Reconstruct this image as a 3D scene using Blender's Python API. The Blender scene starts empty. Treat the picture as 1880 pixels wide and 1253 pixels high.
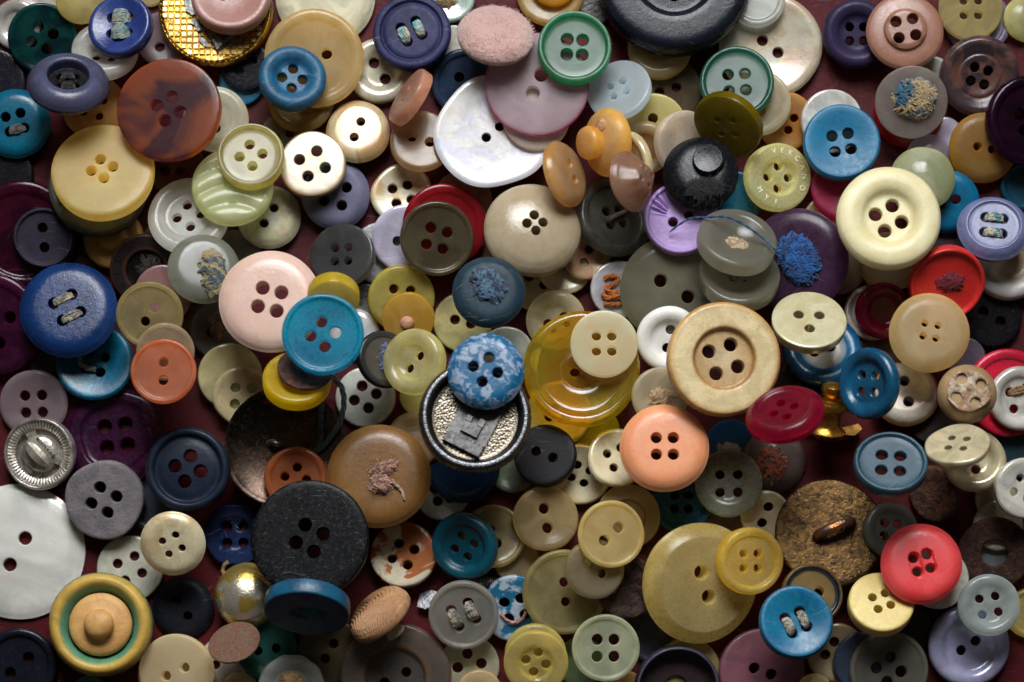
import bpy, math, random
import numpy as np
from mathutils import Vector, Matrix
from mathutils.geometry import delaunay_2d_cdt

# ---------------------------------------------------------------- frame
# One length unit of the layout is 1/1880 of the picture width; S turns it into metres
# (a 28 mm coat button is about 190 units across).
S = 1.5e-4
HC = 5200.0                 # camera height in layout units
NX, NY = 940.0, 1186.0       # foot of the camera's vertical
scene = bpy.context.scene

# ---------------------------------------------------------------- camera
cam_d = bpy.data.cameras.new('camera')
cam = bpy.data.objects.new('camera', cam_d)
scene.collection.objects.link(cam)
scene.camera = cam
cam_d.sensor_width = 36.0
cam_d.lens = HC * 36.0 / 1880.0
cam_d.shift_y = (NY - 626.5) / 1880.0
cam_d.clip_start = 0.01
cam_d.clip_end = 20.0
cam.location = ((NX - 940) * S, -(NY - 626.5) * S, HC * S)
cam_d.dof.use_dof = True
cam_d.dof.focus_distance = (HC - 95) * S
cam_d.dof.aperture_fstop = 6.3

# ---------------------------------------------------------------- world, lamps, exposure
world = bpy.data.worlds.new('World')
scene.world = world
world.use_nodes = True
bg = world.node_tree.nodes['Background']
bg.inputs[0].default_value = (1.0, 0.86, 0.72, 1)
bg.inputs[1].default_value = 0.042


def area(name, px, py, pz, tx, ty, sx, sy, power, col, spread=180):
    d = bpy.data.lights.new(name, 'AREA')
    d.shape = 'RECTANGLE'
    d.size, d.size_y = sx * S, sy * S
    d.energy = power
    d.color = col
    d.spread = math.radians(spread)
    o = bpy.data.objects.new(name, d)
    scene.collection.objects.link(o)
    o.location = ((px - 940) * S, -(py - 626.5) * S, pz * S)
    t = Vector(((tx - 940) * S, -(ty - 626.5) * S, 0))
    o.rotation_euler = (t - o.location).to_track_quat('-Z', 'Y').to_euler()
    return o


# the window the pile lies under: beyond the top edge of the picture
area('window_light', 1000, -2300, 3200, 960, 760, 2700, 2200, 0.88, (0.97, 0.985, 1.0), 56)

scene.view_settings.view_transform = 'Standard'
scene.view_settings.look = 'None'
scene.view_settings.exposure = 0.0
scene.view_settings.gamma = 1.0
scene.render.film_transparent = False
scene.cycles.use_denoising = True
scene.cycles.max_bounces = 7
scene.cycles.transmission_bounces = 5
scene.cycles.sample_clamp_indirect = 4.0
scene.cycles.use_adaptive_sampling = True
scene.cycles.adaptive_threshold = 0.04
scene.cycles.adaptive_min_samples = 20
scene.cycles.diffuse_bounces = 4
scene.cycles.glossy_bounces = 3

# ---------------------------------------------------------------- helpers: colour, nodes
C = scene.collection


def lin(c):
    out = []
    if c[2] > c[0] + 50 and c[2] > c[1] + 18:      # the blues of the pile lean to petrol
        c = (c[0] * .9, c[1] * 1.0, c[2] * .9)
    for v in c[:3]:
        v = v / 255.0
        out.append(v / 12.92 if v <= 0.04045 else ((v + 0.055) / 1.055) ** 2.4)
    return (out[0], out[1], out[2], 1.0)


_mcache = {}
_seed = [0]


class NT:
    def __init__(s, m):
        m.use_nodes = True
        s.t = m.node_tree
        s.t.nodes.clear()
        s.n, s.l = s.t.nodes, s.t.links

    def new(s, typ, ins=None, **kw):
        nd = s.n.new(typ)
        for k, v in kw.items():
            setattr(nd, k, v)
        for k, v in (ins or {}).items():
            s.put(nd.inputs[k], v)
        return nd

    def put(s, sock, v):
        if isinstance(v, bpy.types.NodeSocket):
            s.l.new(v, sock)
        elif isinstance(v, bpy.types.Node):
            s.l.new(v.outputs[0], sock)
        else:
            sock.default_value = v

    def math(s, op, a, b=0.0, clamp=False):
        return s.new('ShaderNodeMath', {0: a, 1: b}, operation=op, use_clamp=clamp).outputs[0]

    def ramp(s, v, a, b):      # smooth 0..1 between a and b
        return s.new('ShaderNodeMapRange', {0: v, 1: a, 2: b, 3: 0.0, 4: 1.0}, interpolation_type='SMOOTHSTEP').outputs[0]

    def noise(s, vec, scale, detail=4.0, rough=0.55, dist=0.0):
        return s.new('ShaderNodeTexNoise', {'Vector': vec, 'Scale': scale, 'Detail': detail, 'Roughness': rough, 'Distortion': dist}).outputs[0]

    def mix(s, f, a, b, mode='MIX'):
        nd = s.n.new('ShaderNodeMix')
        nd.data_type = 'RGBA'
        nd.blend_type = mode
        s.put(nd.inputs[0], f)
        s.put(nd.inputs[6], a)
        s.put(nd.inputs[7], b)
        return nd.outputs[2]


def mat(kind, c1, c2=None, R=60, rough=None, dirt=0.45, scr=0.12, ms=2.0, rad=None, bump=None, lo=.36, hi=.64, dcol=(70, 45, 22), sss=None, trans=None, metal=None, pebble=None, milk=None, name=None):
    key = (kind, tuple(c1), tuple(c2) if c2 else None, round(R), rough, dirt, scr, ms, str(rad), bump, lo, hi, dcol, sss, trans, metal, pebble, milk)
    if key in _mcache:
        return _mcache[key]
    _seed[0] += 1
    sd = _seed[0]
    m = bpy.data.materials.new(name or ('%s_%d' % (kind, sd)))
    nt = NT(m)
    out = nt.new('ShaderNodeOutputMaterial')
    bs = nt.new('ShaderNodeBsdfPrincipled')
    nt.l.new(bs.outputs[0], out.inputs[0])
    tc = nt.new('ShaderNodeTexCoord')
    obj = tc.outputs['Object']
    P = nt.new('ShaderNodeVectorMath', {0: obj, 'Scale': 1 / (S * 100)}, operation='SCALE').outputs[0]
    P = nt.new('ShaderNodeVectorMath', {0: P, 1: (sd * 3.17, sd * 1.71, sd * 0.37)}, operation='ADD').outputs[0]
    if c2 is None:
        c2 = tuple(max(0, min(255, v * 0.86)) for v in c1)
    n1 = nt.noise(P, ms, 3, .6, .8)
    f1 = nt.ramp(n1, lo, hi)
    a, b = lin(c1), lin(c2)
    if kind in ('tr', 'cl'):      # clear stuff: what it lets through counts twice
        a, b = [tuple(min(.92, v * 1.3) for v in q[:3]) + (1.0,) for q in (a, b)]
    if rad:                   # rings of other colours, by distance from the centre
        sx = nt.new('ShaderNodeVectorMath', {0: obj, 1: (1 / (R * S), 1 / (R * S), 0)}, operation='MULTIPLY')
        ln = nt.new('ShaderNodeVectorMath', {0: sx}, operation='LENGTH').outputs[1]
        wob = nt.math('MULTIPLY', nt.noise(P, 9, 3), .05)
        ln = nt.math('ADD', ln, wob)
        ln = nt.math('SUBTRACT', ln, .027)
        cr = nt.new('ShaderNodeValToRGB', {0: ln})
        el = cr.color_ramp.elements
        while len(el) > 1:
            el.remove(el[-1])
        el[0].position = rad[0][0]
        el[0].color = lin(rad[0][1])
        for p, c in rad[1:]:
            e = el.new(p)
            e.color = lin(c)
        base = cr.outputs[0]
        dk = nt.mix(1.0, base, (0.78, 0.76, 0.72, 1), 'MULTIPLY')
        col = nt.mix(f1, base, dk)
    else:
        col = nt.mix(f1, a, b)
    if kind in ('tr', 'cl'):
        dirt *= .45
    n2 = nt.noise(P, 55, 1, .6)
    n3 = nt.noise(P, 13, 4, .72, .3)
    # fine grain
    g = nt.new('ShaderNodeMapRange', {0: n2, 1: .3, 2: .7, 3: .93, 4: 1.05}).outputs[0]
    gc = nt.new('ShaderNodeCombineColor', {0: g, 1: g, 2: g}).outputs[0]
    if kind not in ('cl', 'tr'):
        col = nt.mix(1.0, col, gc, 'MULTIPLY')
    # grime and specks
    if dirt > 0:
        d1 = nt.ramp(n3, .54, .74)
        d2 = nt.ramp(nt.noise(P, 38, 2, .5), .66, .72)
        ds = nt.math('MAXIMUM', nt.math('MULTIPLY', d1, .55), d2)
        ds = nt.math('MULTIPLY', ds, dirt, True)
        col = nt.mix(ds, col, lin(dcol))
    if kind in ('tr', 'cl'):      # scattered light put into the colour: greyed faces, brighter fuller edges and hole walls
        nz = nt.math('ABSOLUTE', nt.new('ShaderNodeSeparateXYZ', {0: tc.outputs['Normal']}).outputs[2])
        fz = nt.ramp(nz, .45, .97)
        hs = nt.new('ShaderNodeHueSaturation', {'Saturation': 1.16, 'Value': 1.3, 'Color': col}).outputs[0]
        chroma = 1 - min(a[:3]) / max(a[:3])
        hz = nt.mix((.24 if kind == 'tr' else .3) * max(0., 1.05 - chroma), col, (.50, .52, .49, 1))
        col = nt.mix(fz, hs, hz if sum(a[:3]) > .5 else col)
    # scratches: long thin noise in two directions
    rr = {'op': .21, 'tr': .17, 'cl': .12, 'pe': .2, 'me': .28, 'rust': .85, 'felt': .95, 'thread': .9, 'matte': .6}[kind] if rough is None else rough
    scm = None
    if scr > .2 and kind in ('op', 'tr', 'cl', 'matte', 'me', 'pe'):
        ms_ = []
        for k, ang in enumerate((0.5 + sd * .7, 2.0 + sd * 1.3)):
            cv = nt.new('ShaderNodeVectorMath', {0: nt.new('ShaderNodeTexNoise', {'Vector': P, 'Scale': .9 + k * .5, 'Detail': 0.0}).outputs[1], 'Scale': .9}, operation='SCALE').outputs[0]
            mp = nt.new('ShaderNodeMapping', {0: nt.new('ShaderNodeVectorMath', {0: P, 1: cv}).outputs[0], 'Rotation': (0, 0, ang), 'Scale': (.75, 44, 1)})
            q = nt.noise(mp.outputs[0], 1.5, 1, .5, .1)
            ms_.append(nt.ramp(q, .715, .745))
        scm = nt.math('MULTIPLY', nt.math('MAXIMUM', ms_[0], ms_[1]), nt.ramp(nt.noise(P, 2.6, 2), .45, .6))
        lift = nt.mix(.5, col, (.75, .75, .75, 1)) if kind in ('op', 'matte') else nt.mix(.35, col, (.8, .78, .72, 1))
        col = nt.mix(nt.math('MULTIPLY', scm, scr), col, lift)
    rgh = nt.new('ShaderNodeMapRange', {0: n3, 1: .3, 2: .7, 3: rr * .75, 4: min(1., rr * 1.45)}).outputs[0]
    if scm is not None:
        rgh2 = nt.new('ShaderNodeMapRange', {0: n3, 1: .3, 2: .7, 3: rr * .75, 4: min(1., rr * 1.45)}).outputs[0]
        rgh = nt.math('ADD', nt.math('MULTIPLY', scm, .22), rgh2, True)
    nt.put(bs.inputs['Base Color'], col)
    nt.put(bs.inputs['Roughness'], rgh)
    # relief
    bst = {'op': .10, 'tr': .05, 'cl': .04, 'pe': .06, 'me': .16, 'rust': .9, 'felt': .8, 'thread': .5, 'matte': .3}[kind] if bump is None else bump
    h = nt.math('ADD', nt.math('MULTIPLY', n2, .55), nt.math('MULTIPLY', n3, 1.3))
    if kind in ('me', 'rust', 'matte'):
        h = nt.math('ADD', h, nt.math('MULTIPLY', n1, 1.6))
    if pebble:                # small hammered bosses inside a radius
        vo = nt.new('ShaderNodeTexVoronoi', {'Vector': P, 'Scale': 100.0 / pebble[0]})
        lnp = nt.new('ShaderNodeVectorMath', {0: nt.new('ShaderNodeVectorMath', {0: obj, 1: (1 / S, 1 / S, 0)}, operation='MULTIPLY')}, operation='LENGTH').outputs[1]
        h = nt.math('SUBTRACT', h, nt.math('MULTIPLY', nt.math('MULTIPLY', vo.outputs[0], nt.ramp(lnp, pebble[1], pebble[1] - 4)), pebble[2]))
    bp = nt.new('ShaderNodeBump', {'Strength': bst, 'Distance': 6 * S, 'Height': h})
    nt.put(bs.inputs['Normal'], bp.outputs[0])
    avg = [(a[i] + b[i]) / 2 for i in range(3)]
    if kind == 'op':
        bs.inputs['Subsurface Weight'].default_value = 0 if sss is None else sss
        bs.inputs['Subsurface Scale'].default_value = 7 * S
        if sum(avg) < .12:
            bs.inputs['Specular IOR Level'].default_value = .14 if rr > .3 else .3
        bs.inputs['Subsurface Radius'].default_value = (1, .7, .5)
    elif kind == 'tr':
        bs.inputs['Subsurface Weight'].default_value = 0.0
        bs.inputs['Subsurface Scale'].default_value = 34 * S
        bs.inputs['Subsurface Radius'].default_value = (1.0, .75, .42)
        bs.inputs['Transmission Weight'].default_value = .36 if trans is None else min(.6, trans + .26)
        bs.inputs['IOR'].default_value = 1.5
        bs.inputs['Coat Weight'].default_value = .25
        bs.inputs['Coat Roughness'].default_value = .12
    elif kind == 'cl':
        bs.inputs['Coat Weight'].default_value = .4
        bs.inputs['Coat Roughness'].default_value = .08
        bs.inputs['Transmission Weight'].default_value = .5 if trans is None else min(.9, trans + .15)
        bs.inputs['Subsurface Weight'].default_value = 0.0
        bs.inputs['Subsurface Scale'].default_value = 30 * S
        bs.inputs['Subsurface Radius'].default_value = (1.0, .85, .6)
        bs.inputs['IOR'].default_value = 1.42
    elif kind == 'pe':
        # nacre: flowing growth bands, a weak film colour and a clear gloss
        mp = nt.new('ShaderNodeMapping', {0: P, 'Rotation': (0, 0, sd * 1.9), 'Scale': (1, 1, .3)})
        wv = nt.new('ShaderNodeTexWave', {'Vector': mp.outputs[0], 'Scale': .8, 'Distortion': 6.0, 'Detail': 3.0, 'Detail Scale': 1.2})
        wf = nt.math('MULTIPLY', nt.ramp(wv.outputs[1], .1, .95), .5)
        tint = nt.mix(nt.ramp(nt.noise(P, 1.7, 2), .35, .65), (.86, .90, .90, 1), (.95, .87, .84, 1))
        col2 = nt.mix(wf, col, nt.mix(1.0, col, tint, 'MULTIPLY'))
        nt.put(bs.inputs['Base Color'], col2)
        bs.inputs['Subsurface Weight'].default_value = .35 if sss is None else sss
        bs.inputs['Subsurface Scale'].default_value = 8 * S
        bs.inputs['Subsurface Radius'].default_value = (1, .9, .75)
        bs.inputs['Metallic'].default_value = .15
        bs.inputs['Coat Weight'].default_value = .5
        bs.inputs['Coat Roughness'].default_value = .1
        bs.inputs['Specular IOR Level'].default_value = .75
        bs.inputs['Thin Film Thickness'].default_value = 330
        nt.put(bs.inputs['Thin Film Thickness'], nt.new('ShaderNodeMapRange', {0: n1, 1: .3, 2: .7, 3: 250., 4: 520.}).outputs[0])
        bs.inputs['Thin Film IOR'].default_value = 1.5
    elif kind == 'me':
        bs.inputs['Metallic'].default_value = .9 if metal is None else metal
    elif kind == 'felt':
        bs.inputs['Sheen Weight'].default_value = .5
        bs.inputs['Sheen Roughness'].default_value = .5
    elif kind == 'thread':
        bs.inputs['Sheen Weight'].default_value = .25
        bs.inputs['Subsurface Weight'].default_value = .2
        bs.inputs['Subsurface Scale'].default_value = 2 * S
    if kind in ('tr', 'cl'):      # light that soaks in through one face and leaves through another
        tl = nt.new('ShaderNodeBsdfTranslucent')
        gm = nt.new('ShaderNodeGamma', {0: col, 1: .62})
        nt.put(tl.inputs[0], gm.outputs[0])
        nt.put(tl.inputs[1], bp.outputs[0])
        mx = nt.new('ShaderNodeMixShader', {0: milk if milk is not None else (.52 if kind == 'tr' else .46)})
        nt.l.new(bs.outputs[0], mx.inputs[1])
        nt.l.new(tl.outputs[0], mx.inputs[2])
        nt.l.new(mx.outputs[0], out.inputs[0])
    _mcache[key] = m
    return m


# ---------------------------------------------------------------- helpers: shapes (layout units)
PROF = {   # (r/R, z/T) of the upper face from the centre to the rim
    'flat':   [(0, 1), (.5, 1), (.88, 1), (.95, .97), (.985, .9), (1, .76)],
    'sharp':  [(0, 1), (.5, 1), (.95, 1), (.985, .97), (1, .9)],
    'dish':   [(0, .66), (.3, .69), (.55, .8), (.78, .96), (.87, 1), (.95, .96), (1, .78)],
    'bowl':   [(0, .5), (.3, .5), (.42, .5), (.5, .58), (.6, .82), (.7, .95), (.8, 1), (.9, .93), (.97, .78), (1, .6)],
    'bowlw':  [(0, .55), (.3, .55), (.52, .55), (.6, .62), (.68, .85), (.76, .97), (.84, 1), (.92, .94), (.98, .78), (1, .62)],
    'rim':    [(0, .74), (.4, .74), (.70, .74), (.75, .77), (.8, .94), (.86, 1), (.93, .98), (.98, .88), (1, .72)],
    'thinrim': [(0, .72), (.4, .72), (.82, .73), (.86, .78), (.89, .96), (.93, 1), (.97, .96), (1, .8)],
    'rimdome': [(0, .86), (.3, .85), (.6, .78), (.72, .70), (.77, .72), (.82, .94), (.88, 1), (.95, .94), (1, .72)],
    'well':   [(0, .66), (.3, .66), (.47, .66), (.51, .70), (.55, .95), (.6, 1), (.9, 1), (.96, .96), (1, .78)],
    'groove': [(0, .88), (.4, .88), (.70, .88), (.74, .80), (.78, .86), (.82, 1), (.93, .99), (.98, .9), (1, .74)],
    'dome':   [(0, 1), (.25, .97), (.5, .86), (.75, .62), (.9, .4), (.97, .25), (1, .12)],
    'ball':   [(0, 1), (.2, .985), (.4, .93), (.6, .83), (.78, .68), (.9, .5), (.97, .34), (1, .2)],
    'pillow': [(0, 1), (.3, .98), (.6, .9), (.8, .77), (.92, .6), (.98, .45), (1, .36)],
    'hub':    [(0, 1), (.25, 1), (.49, 1), (.52, .95), (.55, .72), (.6, .68), (.8, .62), (.94, .52), (1, .36)],
    'slope':  [(0, .58), (.2, .58), (.33, .59), (.38, .63), (.6, .8), (.88, .99), (.95, .98), (1, .78)],
    'saucer': [(0, 1), (.4, 1), (.68, .98), (.8, .9), (.92, .68), (1, .42)],
    'ringd':  [(0, .42), (.3, .42), (.45, .42), (.48, .47), (.51, .92), (.55, .97), (.62, 1), (.72, .96), (.84, .8), (.94, .55), (1, .3)],
    'tray':   [(0, .5), (.4, .5), (.74, .5), (.78, .55), (.82, .86), (.87, 1), (.93, 1), (.975, .84), (1, .6)],
    'cup':    [(0, .2), (.5, .2), (.82, .22), (.88, .32), (.91, .9), (.94, 1), (.98, .97), (1, .85)],
    'plate':  [(0, .3), (.4, .38), (.7, .6), (.9, .86), (.97, .99), (1, 1)],
    'goblet': [(0, .28), (.4, .28), (.6, .28), (.63, .34), (.69, .62), (.77, .9), (.84, 1), (.91, .95), (.97, .74), (1, .5)],
    'knobc':  [(0, 1), (.2, .99), (.38, .93), (.48, .72), (.55, .6), (.72, .68), (.86, .7), (.95, .62), (1, .42)],
    'cone':   [(0, 1), (.2, 1), (.34, .98), (.42, .9), (.6, .64), (.76, .44), (.88, .32), (.96, .22), (1, .14)],
    'rings':  [(0, .7), (.35, .7), (.4, .76), (.5, .8), (.55, .74), (.62, .82), (.72, .92), (.8, 1), (.9, .98), (1, .74)],
    'taper':  [(0, 1), (.4, 1), (.76, 1), (.8, .97), (.9, .72), (1, .4)],
    'washer': [(0, 1), (.5, 1), (.9, .98), (.97, .88), (1, .6)],
}


def catmull(pts, sub=3):
    out = []
    n = len(pts)
    for i in range(n - 1):
        p0, p1, p2, p3 = pts[max(i - 1, 0)], pts[i], pts[i + 1], pts[min(i + 2, n - 1)]
        lo, hi = min(p1[1], p2[1]), max(p1[1], p2[1])
        for k in range(sub):
            t = k / sub
            r = p1[0] + (p2[0] - p1[0]) * t
            z = .5 * (2 * p1[1] + (p2[1] - p0[1]) * t + (2 * p0[1] - 5 * p1[1] + 4 * p2[1] - p3[1]) * t * t + (3 * p1[1] - p0[1] - 3 * p2[1] + p3[1]) * t ** 3)
            out.append((r, min(max(z, lo), hi)))
    out.append(pts[-1])
    return out


def hole_centres(holes):
    n, rho, rh, rot = holes
    if n == 0:
        return []
    if n == 1:
        return [(rho * math.cos(math.radians(rot)), rho * math.sin(math.radians(rot)))]
    return [(rho * math.cos(math.radians(rot + 360 * k / n)), rho * math.sin(math.radians(rot + 360 * k / n))) for k in range(n)]


def button_geo(R, T, prof, holes, rng, N=72, wob=.004, flutes=None, zfun=None, dense=False, pitch=5.0, warp=0.0):
    pk = PROF[prof] if isinstance(prof, str) else prof
    cm = catmull(pk, 5 if dense else 3)
    pr = np.array([p[0] for p in cm]) * R
    pz = np.array([p[1] for p in cm]) * T
    hc = hole_centres(holes)
    rh = holes[2] if hc else 0
    if hc:
        Ri = max(math.hypot(*c) for c in hc) + rh * 1.15 + 4
    else:
        Ri = R * .12
    Ri = min(Ri, R * .9)
    v2, ed = [], []
    for k in range(N):
        a = 2 * math.pi * k / N
        v2.append(Vector((Ri * math.cos(a), Ri * math.sin(a))))
        ed.append((k, (k + 1) % N))
    M = 18
    loops = []
    for (hx, hy) in hc:
        s0 = len(v2)
        for k in range(M):
            a = 2 * math.pi * k / M
            v2.append(Vector((hx + rh * 1.13 * math.cos(a), hy + rh * 1.13 * math.sin(a))))
            ed.append((s0 + k, s0 + (k + 1) % M))
        loops.append(s0)
    r = Ri - pitch
    j = 0
    while r > -.1:
        n = max(1, int(2 * math.pi * r / pitch))
        for k in range(n):
            a = 2 * math.pi * (k + .5 * (j % 2)) / n
            p = (r * math.cos(a), r * math.sin(a))
            if all(math.hypot(p[0] - h[0], p[1] - h[1]) > rh * 1.13 + pitch * .45 for h in hc):
                v2.append(Vector(p))
        r -= pitch
        j += 1
    ov, oe, of, orv, _, _ = delaunay_2d_cdt(v2, ed, [], 0, 1e-5)
    inv = {}
    for i, l in enumerate(orv):
        for q in l:
            inv[q] = i
    tri = []
    for f in of:
        cx = sum(ov[i].x for i in f) / 3
        cy = sum(ov[i].y for i in f) / 3
        if all(math.hypot(cx - h[0], cy - h[1]) > rh * 1.1 for h in hc):
            tri.append(tuple(f))
    P2 = np.array([(v.x, v.y) for v in ov])
    nV = len(P2)
    rad = np.hypot(P2[:, 0], P2[:, 1])
    zt = np.interp(rad, pr, pz)
    verts = [np.column_stack([P2, zt]), np.column_stack([P2, np.zeros(nV)])]
    faces = [t for t in tri] + [(c + nV, b + nV, a + nV) for a, b, c in tri]
    base = 2 * nV
    ca = np.cos(2 * np.pi * np.arange(N) / N)
    sa = np.sin(2 * np.pi * np.arange(N) / N)
    rings = [(q, z) for q, z in zip(pr, pz) if q > Ri + 1.0]
    rings += [(R, T * min(.3, rings[-1][1] / T * .6)), (R * .985, T * .08), (R * .94, 0.0)]
    prev = [inv[k] for k in range(N)]
    for (q, z) in rings:
        verts.append(np.column_stack([q * ca, q * sa, np.full(N, z)]))
        cur = list(range(base, base + N))
        base += N
        for k in range(N):
            k2 = (k + 1) % N
            faces.append((prev[k], cur[k], cur[k2], prev[k2]))
        prev = cur
    last = [inv[k] + nV for k in range(N)]
    for k in range(N):
        k2 = (k + 1) % N
        faces.append((prev[k], last[k], last[k2], prev[k2]))
    cM = np.cos(2 * np.pi * np.arange(M) / M)
    sM = np.sin(2 * np.pi * np.arange(M) / M)
    for s0, (hx, hy) in zip(loops, hc):
        zc = float(np.interp(math.hypot(hx, hy), pr, pz))
        t0 = [inv[s0 + k] for k in range(M)]
        b0 = [i + nV for i in t0]
        ix, iy = hx + rh * cM, hy + rh * sM
        zin = np.interp(np.hypot(ix, iy), pr, pz) - rh * .16
        r1 = list(range(base, base + M))
        verts.append(np.column_stack([ix, iy, zin]))
        base += M
        r2 = list(range(base, base + M))
        verts.append(np.column_stack([ix, iy, np.full(M, rh * .12)]))
        base += M
        for k in range(M):
            k2 = (k + 1) % M
            faces.append((t0[k2], t0[k], r1[k], r1[k2])[::-1])
            faces.append((r1[k2], r1[k], r2[k], r2[k2])[::-1])
            faces.append((r2[k2], r2[k], b0[k], b0[k2])[::-1])
    V = np.vstack(verts)
    x, y, z = V[:, 0].copy(), V[:, 1].copy(), V[:, 2].copy()
    rr = np.hypot(x, y)
    an = np.arctan2(y, x)
    if zfun:
        top = (z > T * .15)
        top[nV:2 * nV] = False
        dz = zfun(x, y)
        z = np.where(top, z + dz, z)
    f = np.zeros_like(rr)
    for k in (2, 3, 5):
        f += wob * math.sqrt(2.0 / k) * np.sin(k * an + rng.uniform(0, 6.28))
    if flutes:
        f += flutes[1] * np.cos(flutes[0] * an + (flutes[2] if len(flutes) > 2 else 0))
    w = np.clip((rr - Ri * .6) / max(R - Ri * .6, 1), 0, 1)
    x, y = x * (1 + f * w), y * (1 + f * w)
    if warp:
        z = z + warp * T * (rr / R) ** 2 * np.cos(2 * (an - rng.uniform(0, 3.14)))
    else:
        z = z + .02 * T * (rr / R) * np.cos(an - rng.uniform(0, 6.28))
    return np.column_stack([x, y, z]), faces


def mesh_obj(name, V, F, m, parent=None, sharp=38, smooth=True):
    me = bpy.data.meshes.new(name)
    me.from_pydata([tuple(v) for v in (np.asarray(V, float) * S)], [], F)
    if smooth:
        me.polygons.foreach_set('use_smooth', [True] * len(me.polygons))
        me.set_sharp_from_angle(angle=math.radians(sharp))
    me.materials.append(m)
    me.update()
    o = bpy.data.objects.new(name, me)
    C.objects.link(o)
    if parent is not None:
        o.parent = parent
    return o


def lathe(profile, N=48, flute=None):
    """closed solid of revolution about z: profile = [(r, z)...] from bottom axis to top axis"""
    V, F = [], []
    n = len(profile)
    for i, (r, z) in enumerate(profile):
        for k in range(N):
            a = 2 * math.pi * k / N
            q = r
            if flute and flute[0] <= i <= flute[1]:
                q = r * (1 + flute[3] * math.cos(flute[2] * a))
            V.append((q * math.cos(a), q * math.sin(a), z))
    for i in range(n - 1):
        for k in range(N):
            k2 = (k + 1) % N
            F.append((i * N + k, i * N + k2, (i + 1) * N + k2, (i + 1) * N + k))
    F.append(tuple(range(N))[::-1])
    F.append(tuple((n - 1) * N + k for k in range(N)))
    return V, F


def extrude(poly, z0, z1, inset=0.0):
    n = len(poly)
    cx = sum(p[0] for p in poly) / n
    cy = sum(p[1] for p in poly) / n
    V = [(p[0], p[1], z0) for p in poly] + [(p[0] + (cx - p[0]) * inset, p[1] + (cy - p[1]) * inset, z1) for p in poly]
    F = [tuple(range(n))[::-1], tuple(range(n, 2 * n))]
    for k in range(n):
        k2 = (k + 1) % n
        F.append((k, k2, n + k2, n + k))
    return V, F


def tube(V, F, path, rad, sides=6):
    pts = [Vector(p) for p in path]
    n = len(pts)
    b0 = len(V)
    up = Vector((0.13, 0.2, 1)).normalized()
    for i, p in enumerate(pts):
        t = (pts[min(i + 1, n - 1)] - pts[max(i - 1, 0)])
        if t.length < 1e-6:
            t = Vector((1, 0, 0))
        t.normalize()
        s = t.cross(up)
        if s.length < .05:
            s = t.cross(Vector((1, 0, 0)))
        s.normalize()
        u = s.cross(t)
        rr = rad if not callable(rad) else rad(i / (n - 1))
        for k in range(sides):
            a = 2 * math.pi * k / sides
            q = p + s * (rr * math.cos(a)) + u * (rr * math.sin(a))
            V.append((q.x, q.y, q.z))
    for i in range(n - 1):
        for k in range(sides):
            k2 = (k + 1) % sides
            F.append((b0 + i * sides + k, b0 + i * sides + k2, b0 + (i + 1) * sides + k2, b0 + (i + 1) * sides + k))
    F.append(tuple(b0 + k for k in range(sides))[::-1])
    F.append(tuple(b0 + (n - 1) * sides + k for k in range(sides)))


def smooth_path(pts, sub=6):
    P = [Vector(p) for p in pts]
    out = []
    n = len(P)
    for i in range(n - 1):
        p0, p1, p2, p3 = P[max(i - 1, 0)], P[i], P[i + 1], P[min(i + 2, n - 1)]
        for k in range(sub):
            t = k / sub
            out.append(.5 * (2 * p1 + (p2 - p0) * t + (2 * p0 - 5 * p1 + 4 * p2 - p3) * t * t + (3 * p1 - p0 - 3 * p2 + p3) * t ** 3))
    out.append(P[-1])
    return out


def strand(V, F, path, rad, ply=3, turns=.18):
    """a twisted thread: ply yarns winding about the path"""
    pts = smooth_path(path)
    up = Vector((.1, .15, 1)).normalized()
    for j in range(ply):
        q = []
        L = 0.0
        for i, p in enumerate(pts):
            if i:
                L += (p - pts[i - 1]).length
            t = pts[min(i + 1, len(pts) - 1)] - pts[max(i - 1, 0)]
            t = t.normalized() if t.length > 1e-6 else Vector((1, 0, 0))
            s = t.cross(up)
            s = s.normalized() if s.length > .05 else t.cross(Vector((1, 0, 0))).normalized()
            u = s.cross(t)
            a = L * turns + 6.283 * j / ply
            q.append(p + s * (rad * .55 * math.cos(a)) + u * (rad * .55 * math.sin(a)))
        tube(V, F, q, rad * .6, 5)


def fuzz(V, F, rng, c, sx, sy, sz, n, ln=18, rad=.32):
    for _ in range(n):
        a, q = rng.uniform(0, 6.28), math.sqrt(rng.random())
        p = Vector((c[0] + sx * q * math.cos(a), c[1] + sy * q * math.sin(a), c[2] + sz * rng.random()))
        d = Vector((rng.gauss(0, 1), rng.gauss(0, 1), rng.gauss(.5, .6))).normalized()
        path = []
        stp = rng.uniform(.5, 1.3) * ln / 6
        for k in range(7):
            path.append(p.copy())
            p = p + d * stp
            d = (d + Vector((rng.gauss(0, .45), rng.gauss(0, .45), rng.gauss(-.12, .4)))).normalized()
        tube(V, F, path, rad, 3)


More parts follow.
